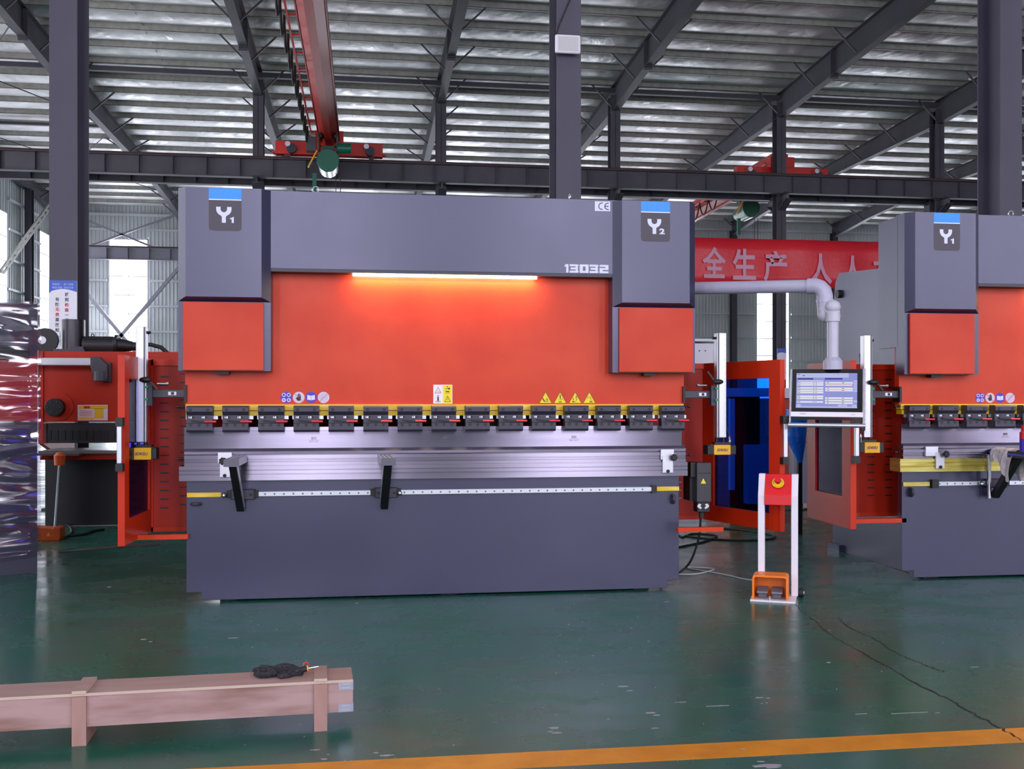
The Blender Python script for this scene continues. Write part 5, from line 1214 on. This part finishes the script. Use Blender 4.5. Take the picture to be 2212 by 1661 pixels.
MB().cyl((dk.x-.03, SY+.275, dk.z), (dk.x-.03, SY+.325, dk.z), .04, 20).build('disc_hole', M_WHITEP, sh, world=True)
# narrow white windows read through below the table
# shear foot pedal with its rod
f0 = G(108, 1166); fp = thing('foot_pedal', 'orange foot pedal with a tall steel rod and orange handle at left', 'foot switch', (f0.x, f0.y, 0))
MB().prism([(-.14, 0), (.10, 0), (.11, .03), (.11, .115), (.05, .125), (.05, .11), (-.14, .13), (-.18, .08)], 'y', -.08, .08).build('pedal_case', mat('rust_orange', (190, 78, 24), .5), fp, bevel=.006)
MB().poly([(-.01, .045), (.03, .045), (.01, .08)], -.081, .001).build('warning_mark', M_OR3, fp)
r0_ = Vector((.045, 0, .115)); r1_ = P(129, 1000, f0.y)-Vector((f0.x, f0.y, 0))
MB().cyl(r0_, r1_, .013, 12).build('rod', M_CHROME, fp, smooth=True)
r2_ = P(129, 984, f0.y)-Vector((f0.x, f0.y, 0)); MB().cyl(r1_-Vector((0, 0, .02)), r2_, .045, 16, r2=.05).cyl(r2_, r2_+Vector((0, 0, .03)), .05, 16, r2=.02).build('rod_handle', mat('handle_orange', (214, 84, 26), .4), fp, smooth=True)
cable('floor_cable', 'black cable curling from the orange foot pedal at left', [(118, 1158), (140, 1160), (155, 1150), (150, 1137), (133, 1130), (120, 1130)], .012, M_BLACK2)
cable('floor_cable', 'black cable lying behind the foot pedal towards the guard door', [(135, 1157), (160, 1156), (185, 1153), (200, 1147), (225, 1143)], .012, M_BLACK2)
a_, b_ = G(128, 1194), G(349, 1175)
pl = MB().prism([(a_.x, a_.y), (a_.x+.12, a_.y+.22), (b_.x, b_.y+.12), (b_.x, b_.y-.05)], 'z', 0, .006).build('floor_plate', mat('dirty_plate', (66, 52, 54), .6, c2=(50, 42, 46), nscale=5))
tag(pl, 'flat dark metal strip on the floor under the left guard door', 'metal plate')
pb_ = MB().box(-.35, .35, -.03, .03, 0, .004).build('floor_plate', mat('bright_strip', (176, 172, 170), .35, metal=.4)); c_ = G(225, 1135); pb_.location = c_
tag(pb_, 'thin bright metal strip on the floor at the foot of the shear', 'metal plate')

# ------------------------------------------------------------------ film-wrapped machine at the far left
wr, wl = G(82, 1236), Vector((-3.6, 7.35, 0))
wm = thing('wrapped_machine', 'machine wrapped in clear stretch film at the left edge', 'machine', (wr.x, wr.y, 0), rz=math.atan2(wr.y-wl.y, wr.x-wl.x))
M_NAVY = mat('navy_paint', (46, 44, 66), .45)
MB().box(-1.4, -.004, .004, 1.2, .0, 1.12).box(-1.4, -.002, .004, 1.2, 1.60, 1.985).build('machine_body', M_NAVY, wm)
MB().box(-1.4, -.003, .003, 1.2, 1.12, 1.60).build('red_cover', mat('dark_red_paint', (168, 22, 26), .45), wm)
MB().box(-1.4, -.06, -.03, .01, 1.57, 1.66).box(-.5, -.35, -.035, .0, 1.30, 1.45).build('trim', M_BLACK, wm)
M_FILM = glassy('stretch_film', (.9, .88, .93), .12, rough=.09, glossc=(1, .96, 1), bump=.9, bscale=1.5, stretch=(1.1, 1.1, 7), bdist=.07)
vs, fs, mb = [], [], MB(); nx_, nz_ = 46, 110
random.seed(3)
fold = [random.uniform(-1, 1) for _ in range(400)]
def fz_(u, v):
    s = 0
    for k, (a_, b_, am) in enumerate(((3, 60, .010), (5, 34, .012), (9, 90, .006), (2, 15, .018), (7, 47, .008))): s += am*math.sin(u*a_+v*b_+fold[k]*6+1.5*math.sin(v*(7+k)+u*2))
    return s
for i in range(nx_+1):
    u = i/nx_
    for j in range(nz_+1):
        v = j/nz_; z = .12+1.88*v; low = max(0, .35-v)*.22
        vs.append((-1.4+1.415*u, -.035-low*1.0*(1-u)+fz_(u*2, v)*.35*(1 if u < .97 else .2), z-(.0 if v > .12 else (1-u)*.10)+(.0 if v < 1 else .012*math.sin(u*9))))
for i in range(nx_):
    for j in range(nz_): fs.append((i*(nz_+1)+j, (i+1)*(nz_+1)+j, (i+1)*(nz_+1)+j+1, i*(nz_+1)+j+1))
mb.add(vs, fs)
n0 = len(vs); vs2 = []; fs2 = []
for i in range(9):
    for j in range(nz_+1):
        v = j/nz_; vs2.append((.015+fz_(i*.3, v)*.3, -.03+i*.14, .12+1.88*v))
for i in range(8):
    for j in range(nz_): fs2.append((i*(nz_+1)+j, (i+1)*(nz_+1)+j, (i+1)*(nz_+1)+j+1, i*(nz_+1)+j+1))
mb.add(vs2, fs2); mb.add([(-1.4, -.04, 2.0), (.015, -.04, 2.0), (.015, 1.1, 2.0), (-1.4, 1.1, 2.0)], [(0, 1, 2, 3)])
mb.build('stretch_film', M_FILM, wm, smooth=True)

# ------------------------------------------------------------------ things seen further back between the presses
def bgp(px, py, Y): return P(px, py, Y)
a_, b_ = bgp(1490, 735, 19), bgp(1545, 790, 19)
wc = thing('white_machine', 'white sheet-metal machine cabinet behind the right sliding rail', 'machine', (a_.x, 19, 0))
MB().box(a_.x-1.2, b_.x, 19, 20.4, 0, a_.z-.06).build('cabinet', M_WHITE, wc, world=True)
MB().box(a_.x-1.2, b_.x, 18.97, 20.45, a_.z-.02, a_.z+.03).build('cabinet_top', M_WHITE, wc, world=True)
MB().box(b_.x-.03, b_.x+.03, 18.96, 20.4, 0, a_.z-.15).build('corner_post', M_WHITE, wc, world=True)
mb = MB()
for k in range(6): mb.cyl((b_.x-.2-.12*k, 18.985, a_.z-.2), (b_.x-.2-.12*k, 19, a_.z-.2), .012, 8)
mb.split('rivet', M_INK, wc, world=True)
a_, b_ = bgp(1560, 838, 10.2), bgp(1665, 857, 10.2)
bb = thing('light_beam_machine', 'pale horizontal machine beam seen through the blue window door', 'machine', (a_.x, 10.2, 0))
MB().box(a_.x, b_.x, 10.2, 10.5, b_.z, a_.z).build('beam', mat('pale_paint', (236, 238, 240), .4), bb, world=True)
MB().box(a_.x+.1, b_.x-.1, 10.25, 11, 0, b_.z).build('body', M_SH, bb, world=True)
MB().box(a_.x+.05, a_.x+.10, 10.1, 10.15, .35, b_.z-.02).build('side_strip', MATS['pale_paint'], bb, world=True)
MB().box(a_.x+.25, a_.x+.55, 10.12, 10.25, .2, b_.z-.5).box(a_.x+.75, a_.x+1.0, 10.12, 10.25, .2, b_.z-.5).split('door_panel', M_LGREY, bb, world=True)
a_, b_ = bgp(1693, 838, 12.5), bgp(1710, 860, 12.5)
om = thing('shear_machine', 'dark red machine with grey head seen in the gap left of the control screen', 'machine', (a_.x, 12.5, 0))
MB().box(a_.x-.1, b_.x+.9, 12.5, 13.3, .25, b_.z).build('body', mat('far_red', (150, 30, 22), .5), om, world=True)
MB().box(a_.x-.05, b_.x+.1, 12.45, 12.7, b_.z, a_.z).build('grey_head', M_LGREY, om, world=True)
MB().box(a_.x-.1, b_.x+.9, 12.55, 13.3, 0, .25).build('base', M_BLACK, om, world=True)
mb = MB(); 
for k in range(5):
    c_ = bgp(1716, 960+k*14, 12.49); mb.cyl((c_.x, 12.48, c_.z), (c_.x, 12.5, c_.z), .02, 8)
mb.split('bolt', M_ALU, om, world=True)
a_, b_ = bgp(1739, 1003, 11.5), bgp(1750, 1062, 11.5)
wb = thing('small_crate', 'small pale wooden board standing on the floor between the guards', 'board', (a_.x, 11.5, 0))
MB().box(a_.x, a_.x+.25, 11.5, 11.54, b_.z, a_.z).build('board', M_PLY, wb, world=True); MB().box(a_.x+.02, a_.x+.06, 11.5, 11.6, 0, b_.z).build('leg', M_PLYS, wb, world=True)
fb = thing('film_bundle', 'blue-lit plastic wrapped bundle seen under the control screen', 'bundle', (bgp(1728, 920, 9.2).x, 9.2, .6))
c_ = bgp(1729, 935, 9.2); MB().tube([(c_.x, 9.2, c_.z-.28), (c_.x-.03, 9.2, c_.z-.1), (c_.x-.04, 9.2, c_.z+.1), (c_.x-.04, 9.2, c_.z+.22)], [.02, .08, .11, .10], 12).build('wrapped_roll', mat('blue_lit_film', (20, 90, 190), .2, bump=.8, bscale=25), fb, world=True, smooth=True)  # the blue light on the wrapping is put into its base colour
MB().box(c_.x-.02, c_.x+.02, 9.2, 9.24, 0, c_.z-.25).build('stand', M_BLACK, fb, world=True)
